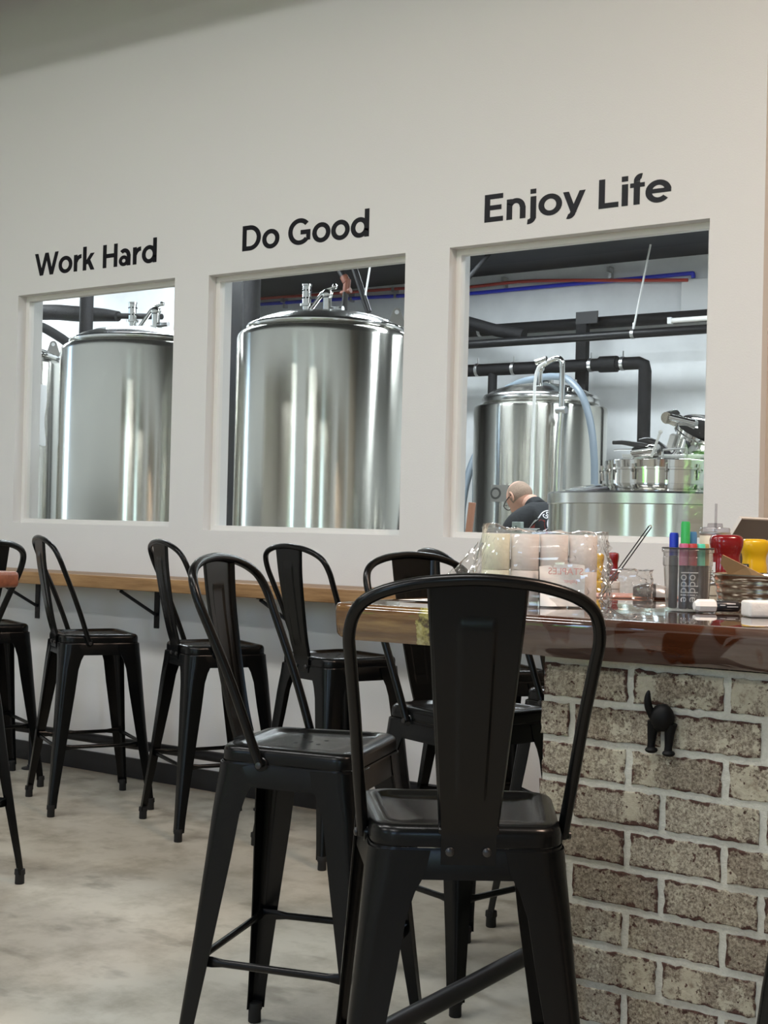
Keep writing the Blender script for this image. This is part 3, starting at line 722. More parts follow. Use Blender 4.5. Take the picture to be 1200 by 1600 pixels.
for yy, m_, nm, off in ((10.27, 'blue', 'blue', 0), (10.232, 'red', 'red', .05)):
    pts = [(-10.6, yy, 3.42+off), (-8.9, yy, 3.435+off), (-7.6, yy, 3.41+off), (-6.8, yy, 3.385+off*1.2), (-6.2, yy, 3.352+off), (-5.6, yy, 3.352+off*1.1), (-5.1, yy, 3.352+off*.5), (-4.6, yy, 3.35-off*.3), (-4.25, yy, 3.352-off*.9), (-4.06, yy, 3.352-off*1.2)]
    if nm == 'blue': pts += [(-4.035, yy, 3.348), (-4.03, yy, 3.312)]
    b = MB(); b.tube(spline(pts, 5), .017 if nm == 'blue' else .014, 8)
    o = tag(b.build(nm+'_water_tube', M[m_]), nm+' water tube running along the top of the brewery back wall', 'water tube')
    for x in (-8.2, -7.4, -6.9, -5.75, -4.75):
        c = MB(); c.box(x-.012, x+.012, yy-.022, 10.298, 3.37+off, 3.41+off); c.build('tube_clip', M['clamp'], o, smooth=0)
b = MB(); b.box(-4.12, -3.5, 10.24, 10.30, 3.02, 3.30)
tag(b.build('electrical_panel', M['panel'], smooth=0, bevel=.006), 'white flat panel on the back wall below the blue tube end', 'panel')
pipe('ceiling_brace', [(-6.0, 9.2, 2.765), (-5.235, 9.2, 3.5)], .018, M['insul'], 'slanting dark strut under the black ceiling, right window', 'strut')
# pipes seen through the left and middle windows
duct = pipe('insulated_duct', spline([(-9.2, 7.3, 2.93), (-8.3, 7.3, 2.905), (-7.9, 7.3, 2.865), (-7.6, 7.3, 2.835), (-7.45, 7.3, 2.815)], 6), [.062]*13+[.060, .058, .056, .054, .052, .050, .048, .046, .044, .042, .04, .04], M['insul'], 'thick black duct behind the left window tank', 'pipe')
pipe('pipe_end', [(-7.5, 7.305, 2.822), (-7.0, 7.305, 2.782)], .022, M['insul'], '', '', parent=duct)
pipe('insulated_pipe', [(-7.635, 7.15, .0), (-7.635, 7.15, 3.5)], .052, M['insul'], 'upright black pipe crossing the thick duct, left window', 'pipe')
pipe('insulated_hose', spline([(-9.0, 7.0, 2.84), (-8.2, 7.0, 2.775), (-7.85, 7.0, 2.68), (-7.5, 6.98, 2.45), (-7.35, 6.95, 2.0), (-7.3, 6.95, .03)], 6), .036, M['insul'], 'black hose curving down behind the left window tank', 'hose')
root = empty('steel_column', (-6.60, 7.72, 0), 'dark square post at the left side of the middle window', 'post')
b = MB(); b.box(-.052, .052, -.05, .05, 0, 3.5); b.build('post', M['black_pipe'], root, smooth=0)
pipe('vertical_duct', [(-6.40, 7.62, .0), (-6.40, 7.62, 3.5)], .065, M['insul'], 'upright dark pipe behind the middle tank at its left', 'pipe')
root = empty('sprinkler_pipe', (-5.53, 7.6, 2.9), 'black slanting pipe with copper coupling above the middle tank', 'pipe')
b = MB(); b.tube([(-.36, 0, .6), (0, 0, .075)], .024, 12); b.tube([(0, 0, .03), (-.02, 0, -.35)], .022, 12); b.build('pipe', M['black_pipe'], root)
b = MB(); b.tube([(-.02, 0, .105), (.008, 0, .062)], .030, 12); b.tube([(.012, 0, .085), (.004, 0, -.005)], .026, 12); b.tube([(-.035, 0, -.012), (.042, 0, .006)], .020, 12); b.build('coupling', M['copper'], root)
pipe('sprinkler_pipe', [(-5.645, 7.6, 3.5), (-5.33, 7.6, 2.74)], .023, M['black_pipe'], 'straight slanting black pipe right of the copper coupling', 'pipe')
pipe('hanger_rod', [(-5.18, 7.5, 3.5), (-5.29, 7.5, 2.84)], .007, M['hose_white'], 'thin white hanger rod above the middle tank', 'rod')

# ------------------------------------------------------------------ tanks
def valve_prv(root, x, y, z):
    b = MB(); b.lathe([(.034, 0), (.034, .012), (.024, .014), (.024, .05), (.040, .052), (.040, .066), (.026, .068), (.026, .17), (.029, .172), (.029, .182), (.004, .184)], (x, y, z), 20)
    v = b.build('relief_valve', M['chrome'], root)
    b = MB()
    for k in range(8):
        a = 2*PI*k/8; c = Vector((x+.0262*math.cos(a), y+.0262*math.sin(a), z+.10)); b.sphere(c, .006, seg=8); b.sphere(c+Vector((0, 0, .045)), .005, seg=8)
    b.build('vent_hole', M['hole'], v)
def valve_clamp(root, x, y, z):
    b = MB(); b.lathe([(.042, 0), (.042, .014), (.026, .016), (.026, .10)], (x, y, z), 20); b.sphere((x, y, z+.11), .034, seg=16)
    b.tube([(x-.012, y, z+.14), (x+.045, y, z+.15)], .011, 10); b.sphere((x+.052, y, z+.152), .017, seg=10)
    v = b.build('blow_off_valve', M['chrome'], root)
    b = MB(); b.tube([(x-.12, y-.03, z), (x-.03, y-.01, z+.115), (x+.01, y, z+.13)], .014, 10); b.build('cross_tube', M['chrome'], v)
    b = MB(); b.tube([(x+.04, y-.02, z+.015), (x+.13, y-.02, z+.015)], .016, 10); b.lathe([(.024, -.008), (.024, .008)], (x+.09, y-.02, z+.015), 12, Matrix.Identity(4)); b.build('side_clamp', M['clamp'], v)
def lug(root, r, a, z, na=-.98):
    c, s = math.cos(a), math.sin(a); p = Vector((r*c, r*s, z)); c, s = math.cos(na), math.sin(na); t = Vector((-s, c, 0)); up = Vector((0, 0, 1)); nrm = Vector((c, s, 0))
    outl = [(-.06, 0), (.06, 0), (.045, .03), (.026, .085)]+[(.026*math.cos(q), .085+.026*math.sin(q)) for q in (.5, 1.0, 1.57, 2.1, 2.6)]+[(-.026, .085), (-.045, .03)]
    b = MB(); n = len(outl)
    hole = [(.013*math.cos(2*PI*k/10), .085+.013*math.sin(2*PI*k/10)) for k in range(10)]
    fr = [p+t*u+up*v+nrm*.005 for u, v in outl]; bk = [q-nrm*.01 for q in fr]
    b.add(fr+bk, [tuple(range(n)), tuple(range(2*n-1, n-1, -1))]+[(i, (i+1) % n, n+(i+1) % n, n+i) for i in range(n)])
    o = b.build('lifting_lug', M['plate'], root, smooth=0)
    h = MB(); fr = [p+t*u+up*v+nrm*.0062 for u, v in hole]; bk = [q-nrm*.0124 for q in fr]; n = 10
    h.add(fr+bk, [tuple(range(n)), tuple(range(2*n-1, n-1, -1))]+[(i, (i+1) % n, n+(i+1) % n, n+i) for i in range(n)]); h.build('lug_hole', M['panel'], o, smooth=0)
def make_tank(x, y, label, valves, lug_a):
    r = .515; root = empty('fermenting_tank', (x, y, 0), label, 'tank', 'brushed steel tanks behind the windows')
    b = MB(); b.lathe([(.05, .42), (r, .82), (r, 2.335), (r-.006, 2.355), (r-.022, 2.372), (r-.075, 2.385)], seg=128); b.build('shell', M['steel'], root, smooth=35)
    b = MB(); b.lathe([(r-.076, 2.383), (r-.058, 2.392), (r-.052, 2.405), (r-.060, 2.418), (r-.082, 2.423)], seg=96); b.build('rim', M['chrome'], root, smooth=60)
    b = MB(); b.lathe([(r-.083, 2.421), (r-.12, 2.447), (r-.20, 2.475), (r-.32, 2.497), (r-.44, 2.506), (.002, 2.508)], seg=96); b.build('dome', M['steel_dome'], root, smooth=60)
    if valves: valve_prv(root, valves[0], 0, 2.502); valve_clamp(root, valves[1], 0, 2.502)
    lug(root, r-.10, lug_a, 2.43)
    for k in range(4):
        a = PI/4+k*PI/2; b = MB(); b.tube([((r-.06)*math.cos(a), (r-.06)*math.sin(a), 0), ((r-.06)*math.cos(a), (r-.06)*math.sin(a), .80)], .035, 12); b.build('leg', M['steel_dome'], root)
    return root
t0 = make_tank(-7.66, 6.3, 'partly seen steel tank at the far left of the left window', None, .95)
make_tank(-6.207, 6.3, 'tall brushed steel tank filling the left window', (-.09, .118), 2.3)
make_tank(-4.723, 6.3, 'tall brushed steel tank filling the middle window', (-.145, .007), .55)
b = MB(); q = [(-.03, -.1), (.155, -.1), (.15, .28), (.10, .20), (.075, .36), (-.045, .32)]
def cyl(u, z, c, R, a0): a = a0+u/R; return (c[0]+(R+.002)*math.cos(a), c[1]+(R+.002)*math.sin(a), z)
rows = []
for i in range(9):
    z = 2.21-.42*i/8; rows.append([Vector(cyl(u*(1+.1*math.sin(i)), z-.03*math.sin(u*20), (0, 0), .515, -.12)) for u in [-.05+.15*j/8 for j in range(9)]])
b.rings(rows, False, False); o = b.build('paper_tag', M['panel'], t0); o.visible_shadow = True
# far tank in the right window
fx, fy, r = -4.975, 9.5, .528
root = empty('bright_tank', (fx, fy, 0), 'domed steel tank with hoses behind the person, right window', 'tank')
b = MB(); b.lathe([(.05, .35), (r, .6), (r, 2.20), (r-.004, 2.222), (r-.018, 2.232), (r-.07, 2.246)], seg=128); b.build('shell', M['steel'], root, smooth=35)
b = MB(); b.lathe([(r-.075, 2.244), (r-.062, 2.262), (r-.060, 2.29), (r-.075, 2.318), (r-.10, 2.328)], seg=96); b.build('rim', M['steel_dome'], root, smooth=60)
b = MB(); b.lathe([(r-.10, 2.327), (r-.16, 2.362), (r-.26, 2.396), (r-.4, 2.418), (.002, 2.424)], seg=96); b.build('dome', M['steel'], root, smooth=60)
b = MB(); b.tube([(.06, 0, 2.41), (.06, 0, 2.48)], .045, 14); b.tube([(.33, -.1, 2.37), (.33, -.1, 2.43)], .03, 12); b.build('port', M['chrome'], root)
b = MB(); X0 = Vector((.27, -.45, 0))
b.tube([(.275, -.55, 2.34), (.275, -.55, 2.42), (.285, -.55, 2.50)], [.026, .020, .024], 12); b.sphere((.28, -.55, 2.47), .032, seg=12); b.tube([(.24, -.55, 2.52), (.33, -.55, 2.54)], .022, 10); b.build('top_fitting', M['chrome'], root)
b = MB(); b.tube(spline([(.29, -.55, 2.49), (.36, -.55, 2.525), (.42, -.55, 2.54), (.452, -.55, 2.52), (.460, -.55, 2.47), (.460, -.55, 2.16), (.44, -.55, 1.85), (.435, -.55, 1.3)], 6), .021, 12); b.build('cleaning_pipe', M['chrome'], root)
b = MB(); b.tube([(.42, -.55, 2.155), (.50, -.55, 2.155)], .028, 12); b.build('pipe_collar', M['clamp'], root)
b = MB(); pl = []
for i in range(2):
    pl.append([Vector(cyl(u, 1.60-.13*i, (0, 0), .529, -PI/2-.06)) for u in [-.115+.165*j/8 for j in range(9)]])
b.rings(pl, False, False); np_ = b.build('name_plate', M['plate'], root)
b = MB(); rg = []
for R_ in (.046, .030): rg.append([Vector(cyl(-.065+R_*1.15*math.cos(q), 1.535+R_*math.sin(q), (0, 0), .5305, -PI/2-.06)) for q in [2*PI*k/24 for k in range(24)]])
b.rings(rg, False); b.build('ring_mark', M['plate_ink'], np_)
pipe('grey_hose', spline([(-5.32, 9.57, 2.405), (-5.15, 9.5, 2.445), (-4.97, 9.45, 2.462), (-4.79, 9.36, 2.458), (-4.60, 9.23, 2.41), (-4.43, 9.12, 2.27), (-4.34, 9.08, 2.07), (-4.295, 9.06, 1.83), (-4.28, 9.05, 1.5), (-4.25, 9.0, .2)], 6), .028, M['hose'], 'grey blue hose over the dome and down the right of the far tank', 'hose')
pipe('grey_hose', spline([(-5.46, 9.85, 2.20), (-5.53, 9.72, 2.08), (-5.575, 9.5, 1.83), (-5.58, 9.35, 1.5), (-5.56, 9.3, 1.1), (-5.5, 9.3, .05)], 6), .032, M['hose'], 'grey blue hose hanging at the left of the far tank', 'hose')
pipe('white_hose', spline([(-4.60, 8.85, 2.50), (-4.66, 8.85, 2.46), (-4.685, 8.85, 2.36), (-4.69, 8.85, 2.1), (-4.70, 8.85, 1.6), (-4.70, 8.85, .014)], 6), .012, M['hose_white'], 'thin white hose down the front of the far tank', 'hose')
pipe('mash_paddle', [(-4.70, 8.0, 1.44), (-4.86, 8.0, .05)], .026, M['stick'], 'reddish brown paddle handle at the lower left of the right window', 'paddle')

# kettle at the right window
kx, ky, r = -2.442, 5.9, .527
root = empty('brew_kettle', (kx, ky, 0), 'wide low steel kettle with clamped lid at the right window', 'kettle')
b = MB(); b.lathe([(.06, .35), (r, .42), (r, 1.385)], seg=128); b.build('shell', M['steel'], root, smooth=35)
b = MB(); b.lathe([(r+.001, 1.383), (r+.006, 1.387), (r+.006, 1.432), (r-.002, 1.440), (r-.03, 1.441)], seg=128); b.build('rim_band', M['steel_dome'], root, smooth=35)
b = MB(); b.lathe([(r-.02, 1.441), (r-.10, 1.462), (r-.19, 1.478), (.262, 1.484), (.262, 1.49)], seg=96); b.build('dome', M['chrome'], root, smooth=60)
b = MB(); b.lathe([(.266, 1.484), (.266, 1.545), (.276, 1.547), (.276, 1.556), (.266, 1.558), (.270, 1.59), (.262, 1.594), (.15, 1.60), (.002, 1.602)], seg=96); lid = b.build('lid', M['chrome'], root, smooth=50)
for k in range(6):
    a = -PI/2-1.2+k*.55; c, s = math.cos(a), math.sin(a); b = MB(); b.tube([(.278*c, .278*s, 1.50), (.284*c, .284*s, 1.57)], .008, 8); b.sphere((.285*c, .285*s, 1.54), .011, seg=8); b.build('lid_clip', M['chrome'], lid)
b = MB(); b.tube([(-.06, -.2, 1.618), (.06, -.2, 1.632)], .030, 14); b.tube([(-.07, -.2, 1.617), (-.062, -.2, 1.618)], .02, 10); b.tube([(.02, -.2, 1.627), (.035, -.2, 1.629)], .035, 14); cl = b.build('lid_valve', M['chrome'], root)
b = MB(); b.tube([(-.165, -.2, 1.672), (-.12, -.2, 1.672), (-.02, -.2, 1.655), (.02, -.2, 1.645)], [.010, .012, .014, .012], 10); b.build('valve_handle', M['handle'], cl)
b = MB(); b.tube([(-.16, -.2, 1.638), (-.06, -.2, 1.64)], .004, 6); b.build('valve_pin', M['clamp'], cl)
b = MB(); b.tube([(.045, -.25, 1.60), (.085, -.25, 1.71)], .0065, 8); b.sphere((.086, -.25, 1.712), .011, seg=8); b.build('thermometer', M['hose_white'], root)
b = MB(); b.tube([(.08, -.2, 1.6), (.08, -.2, 1.635), (.19, -.2, 1.64), (.195, -.2, 1.60)], .005, 6); b.build('wire_handle', M['clamp'], root)
b = MB(); b.tube([(-.10, -.24, 1.606), (.25, -.06, 1.612)], .009, 8); b.build('lid_edge_highlight', M['hose_white'], root)  # white bar standing in for the highlight along the lid's top edge
for k in range(4):
    a = PI/4+k*PI/2; b = MB(); b.tube([(.44*math.cos(a), .44*math.sin(a), 0), (.44*math.cos(a), .44*math.sin(a), .42)], .035, 12); b.build('leg', M['steel_dome'], root)
root = empty('mash_tun', (-2.30, 6.95, 0), 'steel vessel behind the kettle, its tilted round hatch cut by the window', 'tank')
b = MB(); b.lathe([(.06, .35), (.45, .42), (.45, 1.30), (.40, 1.36), (.2, 1.44), (.002, 1.46)], seg=96); b.build('shell', M['steel'], root, smooth=35)
T = Matrix.Translation((-.03, -.72, 1.705)) @ Matrix.Rotation(math.radians(24), 4, 'Y') @ Matrix.Rotation(math.radians(14), 4, 'X') 
b = MB(); b.lathe([(.175, -.06), (.175, .015), (.195, .018), (.195, .030), (.185, .034), (.195, .038), (.195, .052), (.17, .07), (.06, .085), (.002, .086)], seg=48, xf=T); h = b.build('hatch', M['chrome'], root, smooth=50)
b = MB(); b.box(-.235, -.10, -.06, .0, .012, .058, T); b.tube([T @ Vector((-.24, -.06, .035)), T @ Vector((-.24, .03, .035))], .030, 12); b.tube([T @ Vector((-.2, -.1, .06)), T @ Vector((-.06, -.12, .09))], .018, 10); b.build('hatch_clamp', M['chrome'], h)
b = MB(); b.box(-.17, -.14, -.12, -.085, -.10, -.01, T); b.box(-.145, -.125, -.13, -.10, -.15, -.08, T); b.build('hinge_bracket', M['white'], h, smooth=0, bevel=.004)
b = MB(); b.tube(spline([(-.31, -.95, 1.70), (-.25, -.95, 1.695), (-.19, -.95, 1.665), (-.15, -.95, 1.62)], 4), [.008, .012, .016, .018, .018, .018, .018, .017, .017, .016, .016, .015, .014], 10); b.build('hatch_handle', M['handle'], h)
b = MB(); b.tube(spline([(-.23, -.93, 1.575), (-.17, -.93, 1.60), (-.08, -.93, 1.61), (-.025, -.93, 1.59), (-.005, -.93, 1.54), (-.005, -.93, 1.49)], 5), .028, 14); b.tube([(-.19, -.93, 1.55), (-.11, -.93, 1.64)], .034, 12); b.tube([(-.15, -.93, 1.49), (-.15, -.93, 1.60)], .036, 14); b.build('elbow_pipe', M['chrome'], root)
b = MB(); b.tube([(0, -.33, 1.36), (-.03, -.55, 1.53), (-.03, -.68, 1.68)], .06, 14); b.build('hatch_neck', M['chrome'], root)
for k in range(4):
    a = PI/4+k*PI/2; b = MB(); b.tube([(.36*math.cos(a), .36*math.sin(a), 0), (.36*math.cos(a), .36*math.sin(a), .43)], .03, 12); b.build('leg', M['steel_dome'], root)
# work table with a pan and a small box
root = empty('work_table', (-3.62, 6.55, 0), 'steel work table edge just above the right window sill', 'table')
b = MB(); b.box(-.42, .42, -.14, .14, 1.195, 1.228); b.build('table_top', M['steel_dome'], root, smooth=0, bevel=.003)
for x in (-.38, .38):
    for y in (-.11, .11):
        b = MB(); b.tube([(x, y, 0), (x, y, 1.2)], .018, 8); b.build('leg', M['steel_dome'], root)
b = MB(); W_, D_ = .125, .09
b.rings([[Vector(p) for p in ((-W_*s, -D_*s, z), (W_*s, -D_*s, z), (W_*s, D_*s, z), (-W_*s, D_*s, z))] for s, z in ((.85, .002), (.97, .036), (1.06, .038), (1.06, .042), (.95, .040), (.83, .008))], True)
o = b.build('metal_pan', M['chrome'], smooth=30); o.location = (-3.585, 6.52, 1.2285); tag(o, 'shiny metal pan in front of the person at the window sill', 'pan')
b = MB(); b.box(-.027, .027, -.02, .02, 0, .075); o = b.build('small_box', M['greybox'], smooth=0, bevel=.004); o.location = (-3.49, 6.43, 1.2285)
tag(o, 'small sage grey box marked with a dark 5 at the window sill', 'box')
text_mesh('printed_mark', "5", .042, M['mark'], basis((0, -.0206, .036), (1, 0, 0), (0, 0, 1)), o)
root = empty('control_box', (-3.12, 6.75, 1.35), 'narrow black and white box at the left of the kettle rim', 'box')
b = MB(); b.box(-.035, .06, -.03, .03, -.10, .11); b.build('case', M['panel'], root, smooth=0, bevel=.004)
b = MB(); b.box(-.045, .065, -.034, .034, .11, .125); b.box(-.05, -.037, -.02, .02, -.06, .04); b.build('cover', M['handle'], root, smooth=0)
b = MB(); b.tube([(0, 0, -1.35), (0, 0, -.1)], .02, 10); b.build('post', M['steel_dome'], root)

# ------------------------------------------------------------------ the person
def skin(name, joints, edges, m, parent, sub=2, root=0):
    me = bpy.data.meshes.new(name); me.from_pydata([j[0] for j in joints], edges, []); me.materials.append(m)
    o = bpy.data.objects.new(name, me); col.objects.link(o); o.parent = parent
    md = o.modifiers.new('skin', 'SKIN'); md.use_smooth_shade = True
    for i, j in enumerate(joints):
        r_ = j[1] if isinstance(j[1], tuple) else (j[1], j[1]); me.skin_vertices[0].data[i].radius = r_; me.skin_vertices[0].data[i].use_root = i == root
    s = o.modifiers.new('sub', 'SUBSURF'); s.levels = s.render_levels = sub
    dg = bpy.context.evaluated_depsgraph_get(); dg.update(); me2 = bpy.data.meshes.new_from_object(o.evaluated_get(dg))
    o.modifiers.clear(); o.data = me2; me2.name = name
    for p in me2.polygons: p.use_smooth = True
    return o
def make_person():
    root = empty('person', (-3.68, 7.36, 0), 'person in glasses and charcoal t-shirt bending over behind the kettle', 'person')
    f = Vector((-.93, .37, 0)).normalized(); l = Vector((-f.y, f.x, 0)); up = Vector((0, 0, 1))   # facing, left of the body
    G = lambda a, s, z: tuple(f*a+l*s+up*z)
    J = [(G(0, 0, .93), (.15, .12)), (G(.03, 0, 1.05), (.15, .115)), (G(.10, 0, 1.20), (.155, .12)), (G(.175, 0, 1.315), (.135, .10)), (G(.235, 0, 1.385), (.065, .065)), (G(.30, 0, 1.425), .060), (G(.345, 0, 1.452), .062)]
    E = [(i, i+1) for i in range(6)]
    def add(p, r, frm): J.append((p, r)); E.append((frm, len(J)-1)); return len(J)-1
    for s in (1, -1):
        a = add(G(.185, s*.12, 1.335), .075, 3); a = add(G(.205, s*.195, 1.30), .066, a); a = add(G(.26, s*.235, 1.14), .052, a); e = add(G(.31, s*.24, 1.02), .045, a)
        a = add(G(.42, s*.19, 1.09), .042, e); wst = add(G(.53, s*.12, 1.175), .030, a)
        h = add(G(.575, s*.10, 1.205), (.036, .018), wst)
        for k, (dx, dy, ln) in enumerate(((.0, .026, .068), (.008, .009, .08), (.008, -.009, .074), (.0, -.026, .058))):
            q = add(G(.612+dx, s*.10+dy, 1.218), .0095, h); q = add(G(.612+dx+ln*.5, s*.10+dy*1.1, 1.213), .009, q); add(G(.612+dx+ln*.8, s*.10+dy*1.1, 1.192), .0078, q)
        q = add(G(.57, s*(.10-.038), 1.205), .0115, h); add(G(.605, s*(.10-.055), 1.205), .0095, q)
        a = add(G(-.01, s*.095, .85), .105, 0); a = add(G(.01, s*.11, .66), .085, a); a = add(G(.03, s*.115, .48), .062, a); a = add(G(.0, s*.12, .28), .054, a); a = add(G(-.02, s*.12, .09), .038, a); add(G(.12, s*.13, .035), (.04, .028), a)
    body = skin('body', J, E, M['skin'], root, 2)
    # head
    hc = Vector(G(.415, 0, 1.462)); pit = math.radians(38)
    hf = (f*math.cos(pit)-up*math.sin(pit)).normalized(); hu = l.cross(hf)*-1 if l.cross(hf).z < 0 else l.cross(hf)
    R = Matrix((( hf.x, l.x, hu.x, hc.x), (hf.y, l.y, hu.y, hc.y), (hf.z, l.z, hu.z, hc.z), (0, 0, 0, 1)))
    def headpt(a, b_, k=1.0):
        x, y, z = math.cos(a)*math.cos(b_), math.cos(a)*math.sin(b_), math.sin(a)
        px = x*.098; py = y*.075; pz = z*.112
        if pz < 0:
            py *= 1-.35*min(1, -pz/.112); 
            if px < 0: px *= 1-.45*min(1, -pz/.112)
            else: px *= 1-.06*min(1, -pz/.112)
        if px > 0:
            nose = math.exp(-((py/.014)**2)-(((pz+.016)/.024)**2))*.026; brow = math.exp(-(((pz-.022)/.012)**2)-((py/.05)**2))*.005
            eye = -math.exp(-((abs(py)-.03)/.014)**2-((pz-.004)/.010)**2)*.007; lips = math.exp(-((py/.022)**2)-(((pz+.062)/.009)**2))*.005; chin = math.exp(-((py/.025)**2)-(((pz+.098)/.016)**2))*.008
            px += nose+brow+eye+lips+chin
        return R @ Vector((px*k, py*k, pz*k))
    b = MB(); rg = []
    for i in range(1, 40): rg.append([headpt(-PI/2+PI*i/40, 2*PI*j/48) for j in range(48)])
    b.rings(rg, True); hd = b.build('head', M['skin'], root, smooth=180)
    # join the head into the body mesh so that the body is one surface
    bm = bmesh.new(); bm.from_mesh(body.data); bm.from_mesh(hd.data)
    for s in (1, -1):
        pass
    bm.to_mesh(body.data); bm.free(); bpy.data.objects.remove(hd)
    for p in body.data.polygons: p.use_smooth = True
    b = MB()
    for s in (1, -1):
        ctr = R @ Vector((-.012, s*.073, -.004)); pts = []
        for k in range(15):
            a = math.radians(-100+k*20); pts.append(R @ Vector((-.014-.018*math.cos(a)*.8, s*(.076+.008*math.cos(a*.5)), -.002+.030*math.sin(a))))
        b.tube(pts, .0055, 8); b.sphere(ctr, .010, .007, .018, 10, R.to_3x3().to_4x4())
    b.build('ear', M['skin'], root)
    b = MB(); rg = []
    for i in range(16):
        a = math.radians(-20+i*4.5); row = []
        for j in range(29):
            t = math.radians(78+j*204/28); row.append(headpt(a, t, 1.018 if 0 < i < 15 and 0 < j < 28 else .99))
        rg.append(row)
    b.rings(rg, False, False); b.build('hair', M['hair'], root, smooth=180)
    b = MB()
    for s in (1, -1):
        b.tube([R @ Vector((-.018, s*.079, .012)), R @ Vector((.05, s*.074, .014)), R @ Vector((.106, s*.060, .012))], .0035, 6)
        ring = [R @ Vector((.110-.006*abs(math.cos(q)), s*(.032+.026*math.cos(q)), .004+.020*math.sin(q))) for q in [2*PI*k/16 for k in range(17)]]
        b.tube(ring, .0032, 6, False)
    b.tube([R @ Vector((.112, -.008, .010)), R @ Vector((.114, 0, .013)), R @ Vector((.112, .008, .010))], .003, 6); b.build('glasses', M['glasses'], root)
    J = [(G(-.01, 0, .92), (.175, .145)), (G(.03, 0, 1.05), (.172, .140)), (G(.10, 0, 1.20), (.178, .140)), (G(.18, 0, 1.32), (.155, .115)), (G(.235, 0, 1.385), (.082, .078)), (G(.285, 0, 1.415), (.072, .068)), (G(.305, 0, 1.428), (.070, .066))]
    E = [(i, i+1) for i in range(6)]
    for s in (1, -1):
        k = len(J); J += [(G(.185, s*.125, 1.337), .086), (G(.205, s*.20, 1.30), .083), (G(.258, s*.237, 1.14), .078), (G(.27, s*.238, 1.105), .078)]; E += [(3, k), (k, k+1), (k+1, k+2), (k+2, k+3)]
    shirt = skin('t_shirt', J, E, M['shirt'], root, 3)
    J = [(G(0, 0, .95), (.165, .135))]; E = []
    for s in (1, -1):
        k = len(J); J += [(G(-.01, s*.095, .85), .12), (G(.01, s*.11, .66), .098), (G(.03, s*.115, .48), .078), (G(.0, s*.12, .28), .07), (G(-.02, s*.12, .07), .06)]; E += [(0, k)]+[(k+i, k+i+1) for i in range(4)]
    skin('jeans', J, E, M['jeans'], root, 2)
    for s in (1, -1):
        b = MB(); b.tube([G(-.05, s*.12, .045), G(.0, s*.12, .05), (f*.10+l*s*.128+up*.042), G(.17, s*.13, .034), G(.21, s*.132, .03)], [.040, .047, .044, .038, .020], 14); b.build('shoe', M['shoe'], root)
    # round back print, laid on the shirt
    bm = bmesh.new(); bm.from_mesh(shirt.data); tree = BVHTree.FromBMesh(bm); bm.free()
    cc = Vector(G(.05, .055, 1.275)); back = (-f*.93+up*.36).normalized(); rt = -l; uu = back.cross(rt)*-1
    if uu.z < 0: uu = -uu
    sgn = 1
    def put(u, v, lift):
        o_ = cc+rt*u*sgn+uu*v+back*.6; h = tree.ray_cast(o_, -back)
        return (h[0]+back*lift) if h[0] else cc+rt*u+uu*v+back*.1
    def decal(name, polys, m_, lift, parent):
        b = MB()
        for pl in polys: b.add([put(u, v, lift) for u, v in pl], [tuple(range(len(pl)))])
        return b.build(name, m_, parent, smooth=180)
    def ringp(r0, r1, a0, a1, n): return [[(r*math.cos(math.radians(a)), r*math.sin(math.radians(a))) for r, a in ((r0, a0+(a1-a0)*i/n), (r1, a0+(a1-a0)*i/n), (r1, a0+(a1-a0)*(i+1)/n), (r0, a0+(a1-a0)*(i+1)/n))] for i in range(n)]
    R0 = .112
    decal('print_ring', ringp(R0-.006, R0, 0, 360, 60), M['tee_white'], .004, shirt)
    decal('print_band', ringp(.072, R0-.012, 150, 250, 20), M['tee_red'], .004, shirt)
    polys = ringp(.0, .06, 0, 360, 36); decal('print_disc', [pl for pl in polys], M['tee_white'], .004, shirt)
    decal('print_figure', [[(-.045, .0), (-.01, .03), (.03, .022), (.045, -.01), (.02, -.012), (.0, -.04), (-.012, -.008)]], M['ink'], .0065, shirt)
    polys = []
    for ch, ang in zip('GOOD', (128, 104, 80, 56)):
        a = math.radians(ang); cx, cy = .083*math.cos(a), .083*math.sin(a); tx, ty = math.sin(a), -math.cos(a); rx_, ry_ = math.cos(a), math.sin(a)
        for pl in GL[ch][1]: polys.append([(cx+tx*(px-.52)*.030+rx_*(py-.5)*.034, cy+ty*(px-.52)*.030+ry_*(py-.5)*.034) for px, py in pl])
    decal('print_letters', polys, M['tee_white'], .005, shirt)
make_person()

# ------------------------------------------------------------------ things on the bar top
ZB = 1.0912
def rot(o, rz): o.rotation_euler.z = rz; return o
# till rolls standing in a clear bag, two rolls high
for i, lab in enumerate(('cream till roll stack at the left end of the bagged row', 'second till roll stack from the left in the clear bag',
                         'third till roll stack from the left in the clear bag', 'rightmost till roll stack in the clear bag')):
    x, y = -1.478+.0533*i, 2.624+.0372*i
    root = empty('paper_roll_stack', (x, y, ZB), lab, 'paper rolls', 'till rolls in the clear bag', .2*i)
    for k in range(2):
        b = MB(); z0 = .0802*k; b.lathe([(.0085, z0+.001), (.0303, z0), (.0313, z0+.0015), (.0313, z0+.0780), (.0303, z0+.0795), (.0085, z0+.0790), (.0085, z0+.001)], seg=36, cap=False); p = b.build('roll', M['paper_y'] if i == 0 else M['paper'], root, smooth=50)
        b = MB(); b.lathe([(.0060, z0+.001), (.0084, z0+.001), (.0084, z0+.0791), (.0060, z0+.0791), (.0060, z0+.001)], seg=18, cap=False); b.build('core', M['paper_end'], p)
